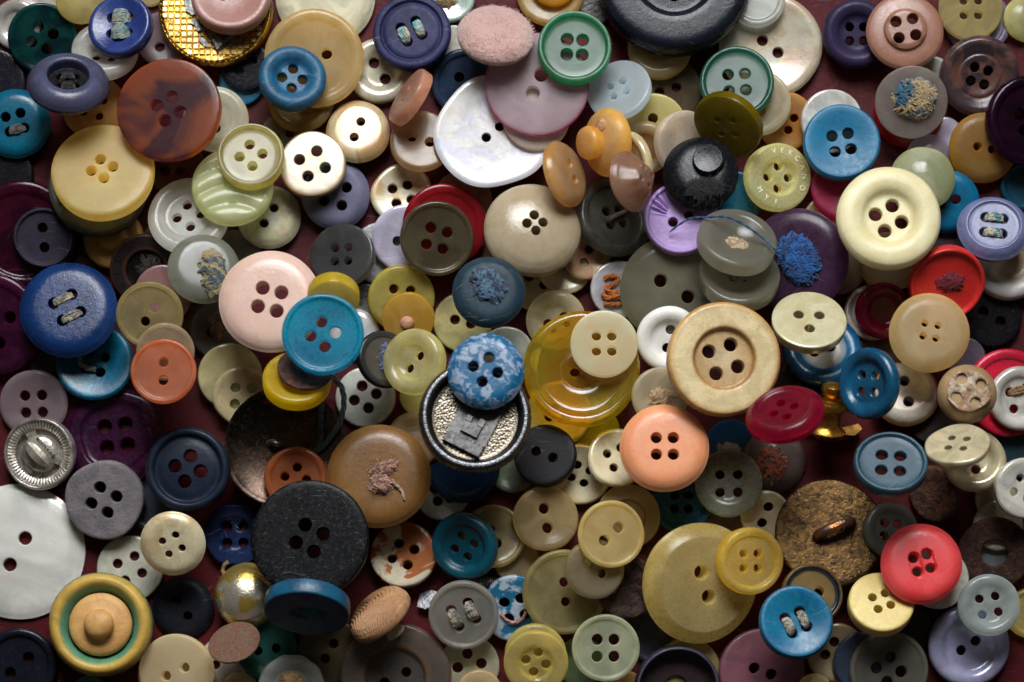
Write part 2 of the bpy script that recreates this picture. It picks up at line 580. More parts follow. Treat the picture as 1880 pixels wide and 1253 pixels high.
def t_stitch(o, rng, pairs, z, cols, n=6, rad=2.7, lift=6, spread=6.0, name='thread'):
    """stitches of several strands, each from one hole of the button to another"""
    V, F = [], []
    for (pa, pb) in pairs:
        a, b = Vector((pa[0], pa[1], 0)), Vector((pb[0], pb[1], 0))
        d = b - a
        L = d.length
        d.normalize()
        s = Vector((-d.y, d.x, 0))
        for k in range(n):
            off = s * (spread * ((k + .5) / n - .5) * 2 + rng.gauss(0, .5))
            hh = lift * (1 - abs((k + .5) / n - .5) * .9) + rng.uniform(0, 1.5)
            bow = s * rng.gauss(0, 1.2)
            path = [a + off * .5 + Vector((0, 0, z - 11)), a + off * .7 + d * 1.5 + Vector((0, 0, z - 2)),
                    a + off + d * (L * .25) + bow * .6 + Vector((0, 0, z + hh * .8)), a + off + d * (L * .5) + bow + Vector((0, 0, z + hh)),
                    a + off + d * (L * .75) + bow * .6 + Vector((0, 0, z + hh * .8)), b + off * .7 - d * 1.5 + Vector((0, 0, z - 2)), b + off * .5 + Vector((0, 0, z - 11))]
            strand(V, F, path, rad)
        mid = (a + b) / 2
        fuzz(V, F, rng, (mid.x, mid.y, z + lift * .3), L * .4, L * .4, lift, 10, 9, .22)
    return mesh_obj(name, V, F, mat('thread', cols[0], cols[1], ms=9, dirt=.15, lo=.42, hi=.58), o)


def t_tuft(o, rng, c, rx, ry, h, cols, n=16, rad=2.2, rot=0, fz=60, name='thread', fl=16, ms=7):
    """a knotted tangle of thread ends"""
    V, F = [], []
    cr, sr = math.cos(math.radians(rot)), math.sin(math.radians(rot))
    # packed heart of the knot
    k0, nu, nv = len(V), 20, 7
    for j in range(nv):
        q = .96 * math.sin(math.pi / 2 * (nv - j) / nv)
        for i in range(nu):
            a = 6.2832 * i / nu
            w = 1 + rng.gauss(0, .07) + .1 * math.sin(3 * a + c[0]) + .08 * math.sin(5 * a + c[1])
            X, Y = .86 * q * rx * w * math.cos(a), .86 * q * ry * w * math.sin(a)
            V.append((c[0] + X * cr - Y * sr, c[1] + X * sr + Y * cr, c[2] - 2 + (h * .62 + 2) * math.cos(math.pi / 2 * (nv - j) / nv) * (1 + rng.gauss(0, .08))))
    for j in range(nv - 1):
        for i in range(nu):
            i2 = (i + 1) % nu
            F.append((k0 + j * nu + i, k0 + j * nu + i2, k0 + (j + 1) * nu + i2, k0 + (j + 1) * nu + i))
    F.append(tuple(k0 + (nv - 1) * nu + i for i in range(nu)))
    for _ in range(int(n * 2.2)):       # yarn ends lying over it
        a, q = rng.uniform(0, 6.28), math.sqrt(rng.random()) * .85
        u, v = q * math.cos(a), q * math.sin(a)
        d = rng.uniform(0, 6.28)
        lift = rng.uniform(.0, .16)
        stp = rng.uniform(5.0, 8.0)
        pp = []
        for k in range(rng.randint(5, 9)):
            hw = u * u + v * v
            X, Y = u * rx, v * ry
            Z = h * (.66 * math.sqrt(max(0, 1 - min(hw, 1))) + lift + .05 * math.sin(k * 1.7 + a))
            pp.append((c[0] + X * cr - Y * sr, c[1] + X * sr + Y * cr, c[2] + Z))
            u += stp * math.cos(d) / rx
            v += stp * math.sin(d) / ry
            d += rng.gauss(0, .5)
            if u * u + v * v > .92:
                d = math.atan2(-v * ry, -u * rx) + rng.gauss(0, .5)
        strand(V, F, pp, rad)
    fuzz(V, F, rng, c, rx, ry, h, fz, fl, .3)
    return mesh_obj(name, V, F, mat('thread', cols[0], cols[1], ms=ms, dirt=.2, lo=.44, hi=.56), o)


def t_line(o, pts, cols, rad=2.0, name='thread', ply=3):
    V, F = [], []
    strand(V, F, pts, rad, ply)
    return mesh_obj(name, V, F, mat('thread', cols[0], cols[1], ms=9, dirt=.1), o)


def letters(o, items, z, size, m, name='letter', depth=.9):
    """raised letters: (text, x, y, turn) in the button's own frame"""
    for ch, x, y, turn in items:
        cu = bpy.data.curves.new('lettering', 'FONT')
        cu.body = ch
        cu.size = size
        cu.extrude = depth
        cu.bevel_depth = .25
        cu.bevel_resolution = 1
        cu.align_x = 'CENTER'
        cu.align_y = 'CENTER'
        to = bpy.data.objects.new('lettering', cu)
        me = bpy.data.meshes.new_from_object(to)
        me.transform(Matrix.Scale(S, 4) @ Matrix.Translation((x, y, z)) @ Matrix.Rotation(math.radians(turn), 4, 'Z'))
        me.name = name
        me.materials.clear()
        me.materials.append(m)
        bpy.data.objects.remove(to)
        bpy.data.curves.remove(cu)
        lo = bpy.data.objects.new(name, me)
        C.objects.link(lo)
        lo.parent = o


# ---------------------------------------------------------------- the pile: catalogue and settling
ITEMS = []


def B(L, x, y, R, prof, kind, c1, holes, label, T=None, tilt=None, c2=None, name=None, parts=None, cat='button', geo=None, m=None, **kw):
    mk = {k: kw.pop(k) for k in list(kw) if k in ('rough', 'dirt', 'scr', 'ms', 'rad', 'bump', 'lo', 'hi', 'dcol', 'sss', 'trans', 'metal', 'pebble', 'milk')}
    ITEMS.append(dict(L=L, x=x, y=y, R=R, prof=prof, kind=kind, c1=c1, c2=c2, holes=holes or (0, 0, 0, 0), label=label,
                      T=(T or max(10, R * .24)) * (1.18 if (T or 0) < 29 and not geo else 1.0), tilt=tilt, name=name, parts=parts, cat=cat, geo=geo, m=m, mk=mk, gk=kw))


CELL = 4.0
GX0, GY0 = -260.0, -1520.0           # grid origin in layout x and in -y
GW, GH = int(2400 / CELL), int(1800 / CELL)
HM = np.zeros((GH, GW))


def tilt_matrix(th, ph):
    ax = Vector((-math.sin(ph), math.cos(ph), 0))
    return Matrix.Rotation(th, 3, ax)


def cells(X, Y):
    i = ((X - GX0) / CELL).astype(int)
    j = ((Y - GY0) / CELL).astype(int)
    ok = (i >= 0) & (i < GW) & (j >= 0) & (j < GH)
    return i, j, ok


def settle(it):
    """lower the button on to what already lies there, without cutting into it"""
    R, T = it['R'], it['T']
    pk = PROF[it['prof']] if isinstance(it['prof'], str) else it['prof']
    g = np.arange(-R, R + .1, 2.6)
    gx, gy = np.meshgrid(g, g)
    k = gx ** 2 + gy ** 2 <= R * R
    gx, gy = gx[k], gy[k]
    rr = np.hypot(gx, gy) / R
    ztop = np.maximum.accumulate(np.array([p[1] for p in pk])[::-1])[::-1]
    ztop = np.interp(rr, [p[0] for p in pk], ztop) * T
    a = np.linspace(0, 2 * np.pi, 90)
    tall = it['gk'].get('tall')
    pts = [np.column_stack([gx, gy, ztop]), np.column_stack([gx, gy, 0 * gx]), np.column_stack([R * np.cos(a), R * np.sin(a), 0 * a]), np.column_stack([R * np.cos(a), R * np.sin(a), 0 * a + T * .5])]
    P = np.vstack(pts)
    th = ph = 0.0
    zc = it.get('z', 30.0)
    for rep in range(7):
        sc = (HC - zc - T * .6) / HC
        cx = NX + (it['x'] - NX) * sc
        cy = -(NY + (it['y'] - NY) * sc)
        if it['tilt'] is not None:
            th, ph = math.radians(it['tilt'][0]), math.radians(it['tilt'][1])
        else:
            lim = math.tan(math.radians(13.0 if R < 70 else (9.0 if R < 95 else 5.0)))
            i, j, ok = cells(cx + gx * sc, cy + gy * sc)
            H = HM[j[ok], i[ok]]
            dx, dy = gx[ok] * sc, gy[ok] * sc
            best, bg_ = 1e9, (0, 0)
            c0 = (0.0, 0.0)
            stp = lim / 2
            for lvl in range(4):
                for u in range(-2, 3):
                    for v in range(-2, 3):
                        ga, gb = c0[0] + u * stp, c0[1] + v * stp
                        if math.hypot(ga, gb) > lim:
                            continue
                        hh = float(np.max(H - ga * dx - gb * dy)) if len(H) else 0
                        if hh < best - 1e-6:
                            best, bg_ = hh, (ga, gb)
                c0 = bg_
                stp /= 2.2
            # plane z = ga*x + gb*y : its normal leans to (-ga, -gb)
            gm = math.hypot(*bg_)
            th, ph = math.atan(gm), math.atan2(-bg_[1], -bg_[0]) if gm > 1e-9 else 0
        Mx = np.array(tilt_matrix(th, ph))
        Q = (P * sc) @ Mx.T
        piv = Mx @ np.array([0, 0, T * .6 * sc])
        ox, oy = cx - piv[0], cy - piv[1]
        i, j, ok = cells(ox + Q[:, 0], oy + Q[:, 1])
        i, j, zz = i[ok], j[ok], Q[ok, 2]
        lo = np.full((GH, GW), 1e9)
        hi = np.full((GH, GW), -1e9)
        np.minimum.at(lo, (j, i), zz)
        np.maximum.at(hi, (j, i), zz)
        mk = lo < 1e8
        base = float(np.max(HM[mk] - lo[mk])) + .4 if mk.any() else 0.0
        znew = base + piv[2] - T * .6 * sc
        zc = znew if rep < 2 else .5 * (zc + znew)
    it['z'] = zc
    HM[mk] = np.maximum(HM[mk], base + hi[mk])
    it['sc'] = sc
    it['M'] = (Matrix.Translation(((ox - 940) * S, (oy + 626.5) * S, base * S)) @ tilt_matrix(th, ph).to_4x4() @ Matrix.Scale(sc, 4))


def build(it, idx):
    rng = random.Random(idx * 7 + 3)
    R, T = it['R'], it['T']
    kw = dict(it['gk'])
    kw.pop('tall', None)
    if it['geo']:
        V, F = it['geo'](R, T, rng)
        sharp = kw.pop('sharp', 38)
    else:
        sharp = kw.pop('sharp', 38)
        N = 88 if R > 85 else (72 if R > 55 else 60)
        N = kw.pop('N', N)
        V, F = button_geo(R, T, it['prof'], it['holes'], rng, N=N, **kw)
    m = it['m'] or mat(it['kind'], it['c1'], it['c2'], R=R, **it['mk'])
    n = it['holes'][0]
    name = it['name'] or {0: 'shank_button', 1: 'one_hole_button', 2: 'two_hole_button', 3: 'three_hole_button', 4: 'four_hole_button'}[n]
    o = mesh_obj(name, V, F, m, sharp=sharp)
    o.matrix_world = it['M']
    o['label'] = it['label']
    o['category'] = it['cat']
    o['group'] = 'buttons and fasteners heaped in the pile'
    it['obj'] = o
    if it['parts']:
        for f in (it['parts'] if isinstance(it['parts'], (list, tuple)) else [it['parts']]):
            f(o, it, rng)


def hp(it, k):
    return hole_centres(it['holes'])[k % it['holes'][0]]


def zt(it, r):
    pk = PROF[it['prof']] if isinstance(it['prof'], str) else it['prof']
    return float(np.interp(r / it['R'], [p[0] for p in pk], [p[1] for p in pk])) * it['T']


def stitched(pairs, cols, **kw):
    def f(o, it, rng):
        z = zt(it, it['holes'][1])
        t_stitch(o, rng, [(hp(it, a), hp(it, b)) for a, b in pairs], z, cols, **kw)
    return f


def tufted(c, rx, ry, h, cols, **kw):
    def f(o, it, rng):
        z = zt(it, math.hypot(*c)) - 1
        t_tuft(o, rng, (c[0], c[1], z), rx, ry, h, cols, **kw)
    return f


def lined(pts, cols, **kw):          # pts (x, y, height above the face)
    def f(o, it, rng):
        t_line(o, [(p[0], p[1], zt(it, min(math.hypot(p[0], p[1]), it['R'])) + p[2]) for p in pts], cols, **kw)
    return f


def part(name, geo, m, sharp=38):
    def f(o, it, rng):
        V, F = geo(it, rng)
        mesh_obj(name, V, F, m, o, sharp)
    return f


def shift(VF, dx, dy, dz):
    V, F = VF
    return [(v[0] + dx, v[1] + dy, v[2] + dz) for v in V], F


def xform(VF, M):
    V, F = VF
    return [tuple(M @ Vector(v)) for v in V], F


# ---------------------------------------------------------------- the setting
def ground():
    n = 40
    V, F = [], []
    for j in range(n + 1):
        for i in range(n + 1):
            V.append((-3000 + 6000 * i / n, -2600 + 5200 * j / n, 0))
    for j in range(n):
        for i in range(n):
            a = j * (n + 1) + i
            F.append((a, a + 1, a + n + 2, a + n + 1))
    g = mesh_obj('ground', V, F, mat('matte', (80, 4, 13), (64, 4, 11), rough=.5, dirt=.2, scr=.25, bump=.12, ms=.5))
    g.data.materials[0].node_tree.nodes['Principled BSDF'].inputs['Specular IOR Level'].default_value = .25
    g['kind'] = 'structure'
    g['label'] = 'dark crimson lacquered surface under the buttons'


ground()
# ================================================================ the buttons
# B(layer, x, y, radius, profile, substance, colour, (holes, ring radius, hole radius, turn), label, ...)
CREAMY, TEALY = ((196, 186, 160), (120, 112, 95)), ((150, 170, 165), (30, 100, 120))

# ---- upper left
B(1, 72, -8, 46, 'dish', 'pe', (188, 186, 178), None, 'grey-white pearly rim poking out above the dark green button, top left corner', name='pearl_button')
B(2, 30, 46, 46, 'bowl', 'pe', (205, 200, 192), None, 'whitish ring button half hidden left of the dark green button', name='pearl_button')
B(3, 78, 70, 63, 'thinrim', 'tr', (24, 82, 78), (4, 21, 10, 20), 'dark bottle-green translucent four hole button in the top left corner', c2=(14, 50, 56), T=15, trans=.1)
B(4, 148, -3, 45, 'dome', 'tr', (226, 206, 140), None, 'pale yellow domed button cut by the top edge above the white one', name='domed_button', T=22)
B(4, 276, -12, 24, 'flat', 'tr', (214, 196, 140), None, 'small cream sliver at the top edge beside the gold emblem button', name='cream_button')
B(3, 300, 72, 50, 'dish', 'tr', (166, 140, 146), (2, 16, 9, 245), 'dusky lilac translucent button tucked under the gold emblem button', T=13)
B(1, -12, 150, 60, 'flat', 'op', (22, 24, 34), None, 'blackish button at the left edge above the turquoise one', name='dark_button')
B(1, 0, 322, 62, 'flat', 'op', (20, 22, 30), None, 'black button at the left edge below the turquoise one', name='dark_button')
B(5, 191, 90, 61, 'bowl', 'tr', (222, 218, 212), (4, 20, 9, 40), 'milky white rimmed button half under the violet-blue one', T=22, tilt=(26, 85), dirt=.15)
B(6, 221, 48, 60, 'dish', 'op', (52, 66, 142), (4, 22, 9, 45), 'glossy violet-blue button with tangled blue and cream thread, top left', c2=(38, 50, 118), T=22, tilt=(16, 125), rough=.2,
  parts=stitched([(0, 1), (2, 3)], ((120, 150, 175), (190, 180, 150)), n=11, rad=2.4, lift=10, spread=13))
B(5, 125, 146, 75, 'ringd', 'op', (70, 74, 104), (4, 17, 9, 50), 'slate-blue domed ring button with black threaded well, upper left', c2=(56, 58, 84), T=34, tilt=(36, 78), rough=.24, sss=0,
  rad=[(0, (14, 14, 18)), (.44, (16, 16, 20)), (.52, (70, 74, 104)), (.8, (78, 80, 108)), (1, (62, 62, 86))], parts=stitched([(0, 1), (2, 3)], ((22, 22, 24), (40, 38, 38)), n=5, lift=5))
B(4, 29, 227, 64, 'saucer', 'op', (6, 104, 146), (4, 20, 9, 60), 'turquoise-blue button with one grey thread stitch at the left edge', c2=(4, 84, 124), T=20, dirt=.3,
  parts=stitched([(2, 3)], ((120, 116, 108), (70, 70, 70)), n=6, rad=2.2, lift=5, spread=6))
B(4, 172, 196, 59, 'flat', 'tr', (214, 168, 98), (4, 21, 8, 30), 'tan four hole button in shadow between slate ring and brown button', c2=(186, 138, 72))
B(5, 180, 346, 90, 'flat', 'op', (70, 70, 62), None, 'dark grey-green button mostly hidden under the big yellow one', name='dark_button', T=18)
B(7, 189, 316, 95, 'flat', 'tr', (240, 202, 134), (4, 20, 10, 12), 'large honey-yellow four hole button with greenish stains, left side', c2=(226, 186, 112), T=26, tilt=(20, 92), dirt=.25, dcol=(150, 150, 100), trans=.04, rough=.42)
B(6, 396, 219, 60, 'bowl', 'tr', (232, 222, 196), (2, 16, 9, 90), 'ivory ring button peeking out right of the big brown one', T=22)
B(8, 311, 203, 96, 'sharp', 'tr', (172, 92, 56), (4, 23, 11, 74), 'large amber-brown four hole button with a purple smoky streak', c2=(84, 44, 56), T=22, tilt=(8, 125), ms=.75, lo=.44, hi=.58, trans=.3, dirt=.2, dcol=(190, 170, 150))
B(3, 318, 302, 56, 'flat', 'tr', (96, 58, 30), (4, 20, 9, 45), 'dark brown four hole button in shade right of the honey-yellow one', c2=(60, 36, 22))
B(3, 452, 122, 46, 'flat', 'op', (20, 22, 32), (2, 16, 8, 40), 'black two hole button in shadow below the gold emblem button')
B(2, 444, 152, 42, 'flat', 'op', (24, 92, 140), None, 'blue sliver below the gold emblem button', name='blue_button')


def gold_grid(it, rng):
    V, F = [], []
    q = 11.5
    for i in range(-9, 10):
        for j in range(-9, 10):
            cx, cy = i * q + rng.uniform(-.4, .4), j * q + rng.uniform(-.4, .4)
            if math.hypot(cx, cy) > 93:
                continue
            h = q * .46
            tx, ty = rng.gauss(0, .28), -1.0 + rng.gauss(0, .35)
            b = len(V)
            for (u, v) in ((-1, -1), (1, -1), (1, 1), (-1, 1)):
                V.append((cx + u * h, cy + v * h, it['T'] * .86 - 1))
            for (u, v) in ((-1, -1), (1, -1), (1, 1), (-1, 1)):
                V.append((cx + u * h * .72, cy + v * h * .72, it['T'] * .86 + 2.4 + u * tx + v * ty))
            F += [(b + 4, b + 5, b + 6, b + 7)] + [(b + k, b + (k + 1) % 4, b + 4 + (k + 1) % 4, b + 4 + k) for k in range(4)]
    return V, F


def gold_emblem(it, rng):
    z = it['T'] * .86
    V, F = [], []
    for poly, h in (([(-22, -28), (4, -78), (34, -45), (40, 20), (-30, 20)], 9), ([(-52, 14), (-38, 30), (-30, 4), (-22, -8), (-36, -14), (-48, -4)], 8),
                    ([(-38, -16), (-24, -22), (-20, -38), (-28, -40), (-32, -28), (-40, -24)], 7), ([(-26, -44), (-16, -50), (-6, -66), (-16, -64), (-26, -54)], 6),
                    ([(20, -64), (30, -54), (44, -46), (38, -60)], 6)):
        a, b = extrude([(x * 1.14, y * 1.12) for x, y in poly], z - 1, z + h, .16)
        k = len(V)
        V += a
        F += [tuple(i + k for i in f) for f in b]
    return V, F


def gold_rope(it, rng):
    V, F = [], []
    for s in range(60):
        a = 6.2832 * s / 60
        p = [(98 * math.cos(a + t), 98 * math.sin(a + t), it['T'] * .86 + 1 + 2.2 * math.sin(k * 1.57)) for k, t in enumerate((0, .05, .1))]
        tube(V, F, p, 2.6, 5)
    return V, F


B(5, 396, 20, 105, [(0, .86), (.5, .86), (.9, .86), (.95, .98), (.98, .9), (1, .6)], 'me', (196, 152, 60), None, 'gold metal button with faceted grid and silver emblem, top left', name='emblem_button', T=22, c2=(120, 84, 24), tilt=(5, 90), rough=.28,
  parts=[part('facet_grid', gold_grid, mat('me', (246, 218, 150), (206, 164, 84), rough=.34, dirt=.3, scr=0, ms=4), 20), part('emblem', gold_emblem, mat('me', (150, 150, 150), (92, 90, 90), rough=.3, dirt=.5, ms=5), 25),
         part('rope_edge', gold_rope, mat('me', (190, 150, 70), (90, 64, 24), rough=.35, dirt=.6), 50)])
B(7, 424, -8, 73, 'dish', 'op', (164, 120, 110), (2, 15, 9, 8), 'dusty pink-brown two hole button lying on the gold emblem button', T=26, tilt=(14, 90), rough=.3, c2=(156, 112, 102))

# ---- top centre left
B(5, 597, -6, 91, 'saucer', 'op', (212, 206, 176), None, 'broad pale cream button cut by the top edge', name='cream_button', T=22, rough=.45, dirt=.1)
B(4, 552, 183, 61, 'rings', 'tr', (176, 150, 86), None, 'olive-tan ridged button under the blue four hole one', name='ridged_button', T=18, c2=(146, 118, 62))
B(3, 520, 250, 42, 'flat', 'tr', (136, 120, 92), (2, 13, 8, 200), 'small greyish-tan button in shade above the pearl four hole one')
B(6, 577, 107, 91, 'rim', 'tr', (214, 190, 138), (2, 24, 10, 18), 'large pale honey translucent button with raised rim, top', c2=(202, 172, 112), T=18, trans=.22, dirt=.15)
B(8, 537, 143, 62, 'bowl', 'op', (34, 96, 144), (4, 19, 9, 86), 'mid-blue four hole button lying on the pale honey one', c2=(26, 76, 120), T=24, tilt=(15, 55), rough=.42, scr=.6, bump=.2)
B(3, 832, 78, 32, 'flat', 'pe', (190, 188, 180), None, 'small grey-white sliver under the pink felt button', name='pearl_button')
B(5, 697, 130, 60, 'bowl', 'pe', (214, 208, 186), (2, 18, 10, 125), 'shiny mother-of-pearl two hole button under the navy threaded one', T=19)
B(5, 826, -4, 46, 'dish', 'pe', (188, 208, 198), None, 'greenish pearly button with tan thread at the top edge', name='pearl_button', T=14, parts=tufted((-8, -4), 16, 14, 9, ((176, 150, 112), (130, 104, 72))))
B(7, 756, 60, 72, 'groove', 'op', (44, 46, 84), (4, 21, 9, 70), 'navy button with two cream and teal thread stitches, top', c2=(34, 36, 68), T=22, tilt=(8, 110), rough=.4, scr=.6, parts=stitched([(1, 2), (3, 0)], ((206, 190, 160), (96, 160, 168)), n=6, lift=6, spread=6.5))
B(5, 854, 152, 62, 'rim', 'op', (36, 52, 74), (2, 14, 9, 140), 'dark slate-blue button partly under the big white shell', T=16, c2=(26, 38, 56))
B(7, 752, 178, 56, 'flat', 'tr', (196, 150, 128), (2, 15, 5, 60), 'pinkish-tan button standing on its edge', T=20, tilt=(68, 150), dirt=.15)
B(6, 657, 241, 59, 'saucer', 'pe', (214, 196, 158), (2, 16, 8, 68), 'beige shell two hole button with brown-stained lower side', T=20, c2=(190, 156, 108), dirt=.5, wob=.01, tilt=(9, 95))
B(6, 773, 260, 57, 'flat', 'tr', (192, 160, 122), (2, 17, 9, -17), 'warm beige two hole button with amber edge, beside the white shell', T=20, tilt=(13, 85), dirt=.4, warp=.12)
B(5, 616, 358, 63, 'saucer', 'op', (98, 98, 124), (4, 24, 9.5, 30), 'grey-blue four hole button partly under the pearl four hole one', T=18, c2=(84, 84, 106), rough=.5)
B(7, 574, 303, 62, 'flat', 'pe', (214, 208, 188), (4, 25, 10, 72), 'white pearl four hole button with rusty stained holes', T=16, c2=(206, 190, 150), wob=.012, tilt=(8, 90), rad=[(0, (212, 206, 188)), (.3, (206, 190, 156)), (.46, (212, 206, 186)), (.88, (210, 204, 186)), (1, (178, 136, 78))])
B(7, 427, 341, 75, [(0, .8), (.5, .8), (.9, .8), (.96, .7), (1, .5)], 'tr', (214, 216, 168), None, 'pale green button with carved wave ridges, under the cream one', name='carved_button', T=26, dense=True, N=110, c2=(202, 206, 152), trans=.05, dirt=.1,
  zfun=lambda x, y: 5.0 * np.clip(1.15 - np.hypot(x, y) / 75, 0, .25) * 4 * np.abs(np.sin((y + .006 * x * x) * .085)) ** .8, tilt=(13, 85))
B(9, 461, 287, 61, 'thinrim', 'tr', (228, 222, 172), (4, 21, 9, 98), 'pale yellow four hole button with a silvery rim line, on the green one', T=28, tilt=(11, 88), rad=[(0, (230, 224, 178)), (.86, (222, 214, 160)), (.9, (182, 176, 140)), (.93, (238, 236, 220)), (.97, (214, 204, 140)), (1, (206, 190, 100))], dirt=.25)
B(6, 346, 396, 75, 'bowlw', 'tr', (224, 222, 214), (4, 22, 9, 100), 'white speckled four hole button with sunken centre, left of the green carved one', T=20, tilt=(17, 100), c2=(206, 202, 190), dirt=.3, trans=.1)
B(5, 494, 398, 59, 'saucer', 'pe', (196, 188, 156), (2, 17, 8, 58), 'dull grey-cream two hole button below the pearl four hole one', T=16, rough=.4)

# ---- left, second band
B(3, 42, 432, 99, 'rim', 'tr', (86, 20, 46), None, 'large wine-red translucent button at the left edge', name='wine_button', T=18, c2=(52, 12, 36), scr=.6)
B(4, 80, 437, 55, 'thinrim', 'op', (50, 46, 60), (2, 18, 9, 95), 'dark violet-grey two hole button on the wine-red one', T=16, rough=.45, scr=.6)
B(4, 206, 438, 57, 'knobc', 'op', (190, 148, 80), None, 'mustard-tan button with a raised round centre under the yellow one', name='hub_button', T=26, c2=(172, 130, 66), dirt=.5)


def dior(o, it, rng):
    m = mat('me', (70, 50, 46), (40, 30, 30), rough=.4, dirt=.5, ms=5)
    R = it['R'] * .79
    letters(o, [(ch, R * math.cos(math.radians(a)), R * math.sin(math.radians(a)), a - 90) for ch, a in (('D', 213), ('I', 187), ('O', 155), ('R', 122))], it['T'] * .98, 15, m, depth=1.4)


B(4, 268, 496, 66, 'well', 'op', (52, 38, 36), None, 'dark bronze button with raised letters around a fuzzy black centre', name='lettered_button', T=20, c2=(36, 27, 28), rough=.35, rad=[(0, (10, 9, 9)), (.5, (14, 12, 12)), (.6, (66, 40, 32)), (.66, (36, 30, 32)), (.92, (34, 28, 30)), (.97, (82, 58, 50)), (1, (58, 40, 36))],
  parts=[dior, tufted((8, 6), 24, 20, 6, ((46, 42, 34), (18, 18, 16)), n=8, rad=1.2, fz=50)])
B(5, 300, 540, 53, 'flat', 'op', (136, 100, 98), None, 'dusty mauve sliver beside the bronze lettered button', name='mauve_button')
B(2, 345, 566, 46, 'flat', 'tr', (110, 62, 34), None, 'brown button deep in shade beside the beige translucent one', name='brown_button')
B(4, 402, 606, 53, 'dish', 'tr', (108, 102, 104), (2, 16, 8, 20), 'smoky grey button with frayed thread left of the pale pink one', T=14, parts=tufted((0, 10), 14, 24, 10, ((150, 126, 100), (90, 76, 62)), n=9))
B(6, 374, 492, 66, 'saucer', 'tr', (146, 146, 134), None, 'grey-green button with a long matted thread tuft', name='threaded_button', T=22, tilt=(14, 60), c2=(124, 126, 108), parts=tufted((18, -14), 22, 44, 20, ((166, 150, 112), (72, 88, 98)), n=34, rad=2.4, rot=10, fz=110, ms=4))
B(5, -14, 596, 93, 'rim', 'tr', (92, 30, 70), (4, 36, 11, 20), 'purple button with shiny rim at the left edge beside the deep blue one', T=22, c2=(66, 22, 54), rough=.22)
B(6, 275, 578, 61, 'thinrim', 'tr', (188, 172, 122), (2, 15, 9, 55), 'beige translucent two hole button right of the deep blue one', T=18, tilt=(8, -85), trans=.3)
B(7, 496, 553, 95, 'saucer', 'op', (220, 188, 172), (4, 25, 12.5, 31), 'large glossy pale pink four hole button', T=26, c2=(214, 180, 164), rough=.18, dirt=.12, tilt=(6, 95), sss=.3)
B(8, 125, 568, 90, 'saucer', 'op', (16, 52, 116), (4, 26, 10, 72), 'large deep blue button with two grey thread stitches, left', T=30, c2=(12, 42, 98), tilt=(9, 95), rough=.22, bump=.16, parts=stitched([(0, 1), (2, 3)], ((190, 178, 150), (110, 108, 104)), n=6, rad=2.1, lift=1.5, spread=6))
B(6, 174, 666, 71, 'slope', 'op', (0, 106, 152), (4, 21, 9, 30), 'turquoise button with grey thread end, below the deep blue one', T=18, c2=(0, 88, 134), rough=.25, parts=lined([(-28, 12, 0), (-26, -2, 6), (-14, -12, 8), (2, -14, 6)], ((170, 164, 150), (110, 108, 100)), rad=4.5))
B(3, 86, 642, 46, 'flat', 'op', (54, 54, 46), None, 'dark olive-grey button in shade between purple and turquoise', name='dark_button')

# ---- centre left
B(3, 700, 466, 58, 'flat', 'me', (150, 150, 150), None, 'silvery disc with dotted edge behind the smoky grey button', name='metal_disc', cat='metal disc', T=10, rough=.4)
B(4, 738, 357, 56, 'dish', 'pe', (222, 214, 190), (4, 20, 9, 60), 'small off-white pearl button with brownish rim above the lilac pearl', T=14, wob=.02, c2=(200, 176, 130))
B(4, 850, 366, 53, 'flat', 'tr', (202, 174, 160), None, 'pinkish-beige button between the white shell and the red one', name='beige_button')
B(5, 745, 438, 62, 'dish', 'pe', (204, 198, 220), (2, 16, 9, 20), 'lilac-white pearl button partly under the olive one', T=14, rough=.15)
B(6, 629, 470, 60, 'sharp', 'tr', (84, 84, 84), (4, 18, 8, 45), 'smoky grey four hole button with a pale scuffed patch', T=18, tilt=(16, 140), c2=(66, 66, 68), trans=.15, dirt=.5, dcol=(170, 150, 130), ms=1.4)
B(6, 816, 415, 77, 'rim', 'tr', (164, 26, 36), None, 'ruby red translucent button behind the olive four hole one', name='red_button', T=14, c2=(140, 16, 30), trans=.2)
B(7, 802, 438, 68, 'thinrim', 'tr', (104, 94, 72), (4, 22, 10, 30), 'olive-brown translucent four hole button on the ruby red one', T=18, c2=(86, 78, 58), milk=.34, trans=.34, dirt=.35, dcol=(170, 160, 130))
B(4, 672, 552, 30, 'flat', 'me', (120, 120, 118), None, 'small dark metal scrap between grey and yellow-green buttons', name='metal_disc', cat='metal disc', T=9)
B(6, 650, 614, 47, 'saucer', 'pe', (216, 212, 214), None, 'lilac-white pearl edge showing right of the bright blue button', name='pearl_button', T=14)
B(6, 737, 548, 61, 'dish', 'tr', (190, 180, 98), (4, 22, 9, 40), 'yellow-green horn four hole button', T=20, c2=(166, 150, 76), dirt=.2)
B(7, 750, 585, 48, 'sharp', 'tr', (194, 160, 88), None, 'mustard-yellow button face down with a rough stub in the middle', name='shank_button', T=22, tilt=(14, -90), c2=(184, 142, 44),
  parts=part('sprue', lambda it, rng: shift(lathe([(14, -2), (12, 4), (8, 8), (4, 9)], 20), -2, -8, it['T']), mat('matte', (190, 140, 110), (160, 110, 80), dirt=.5), 60))
B(7, 612, 546, 48, 'flat', 'tr', (206, 186, 102), None, 'yellow horn button tipped on edge behind the bright blue one', name='yellow_button', T=24, tilt=(48, -88), c2=(184, 164, 82))
B(9, 593, 614, 75, 'thinrim', 'cl', (30, 160, 212), (4, 23, 11, 98), 'bright sky-blue translucent four hole button', T=16, c2=(20, 140, 196), milk=.3, trans=.5, tilt=(4, 90), rough=.28, dirt=.08, sss=.7)
B(5, 850, 592, 55, 'flat', 'pe', (188, 178, 124), (2, 15, 9, -15), 'olive-cream two hole button left below the slate threaded one', T=14)
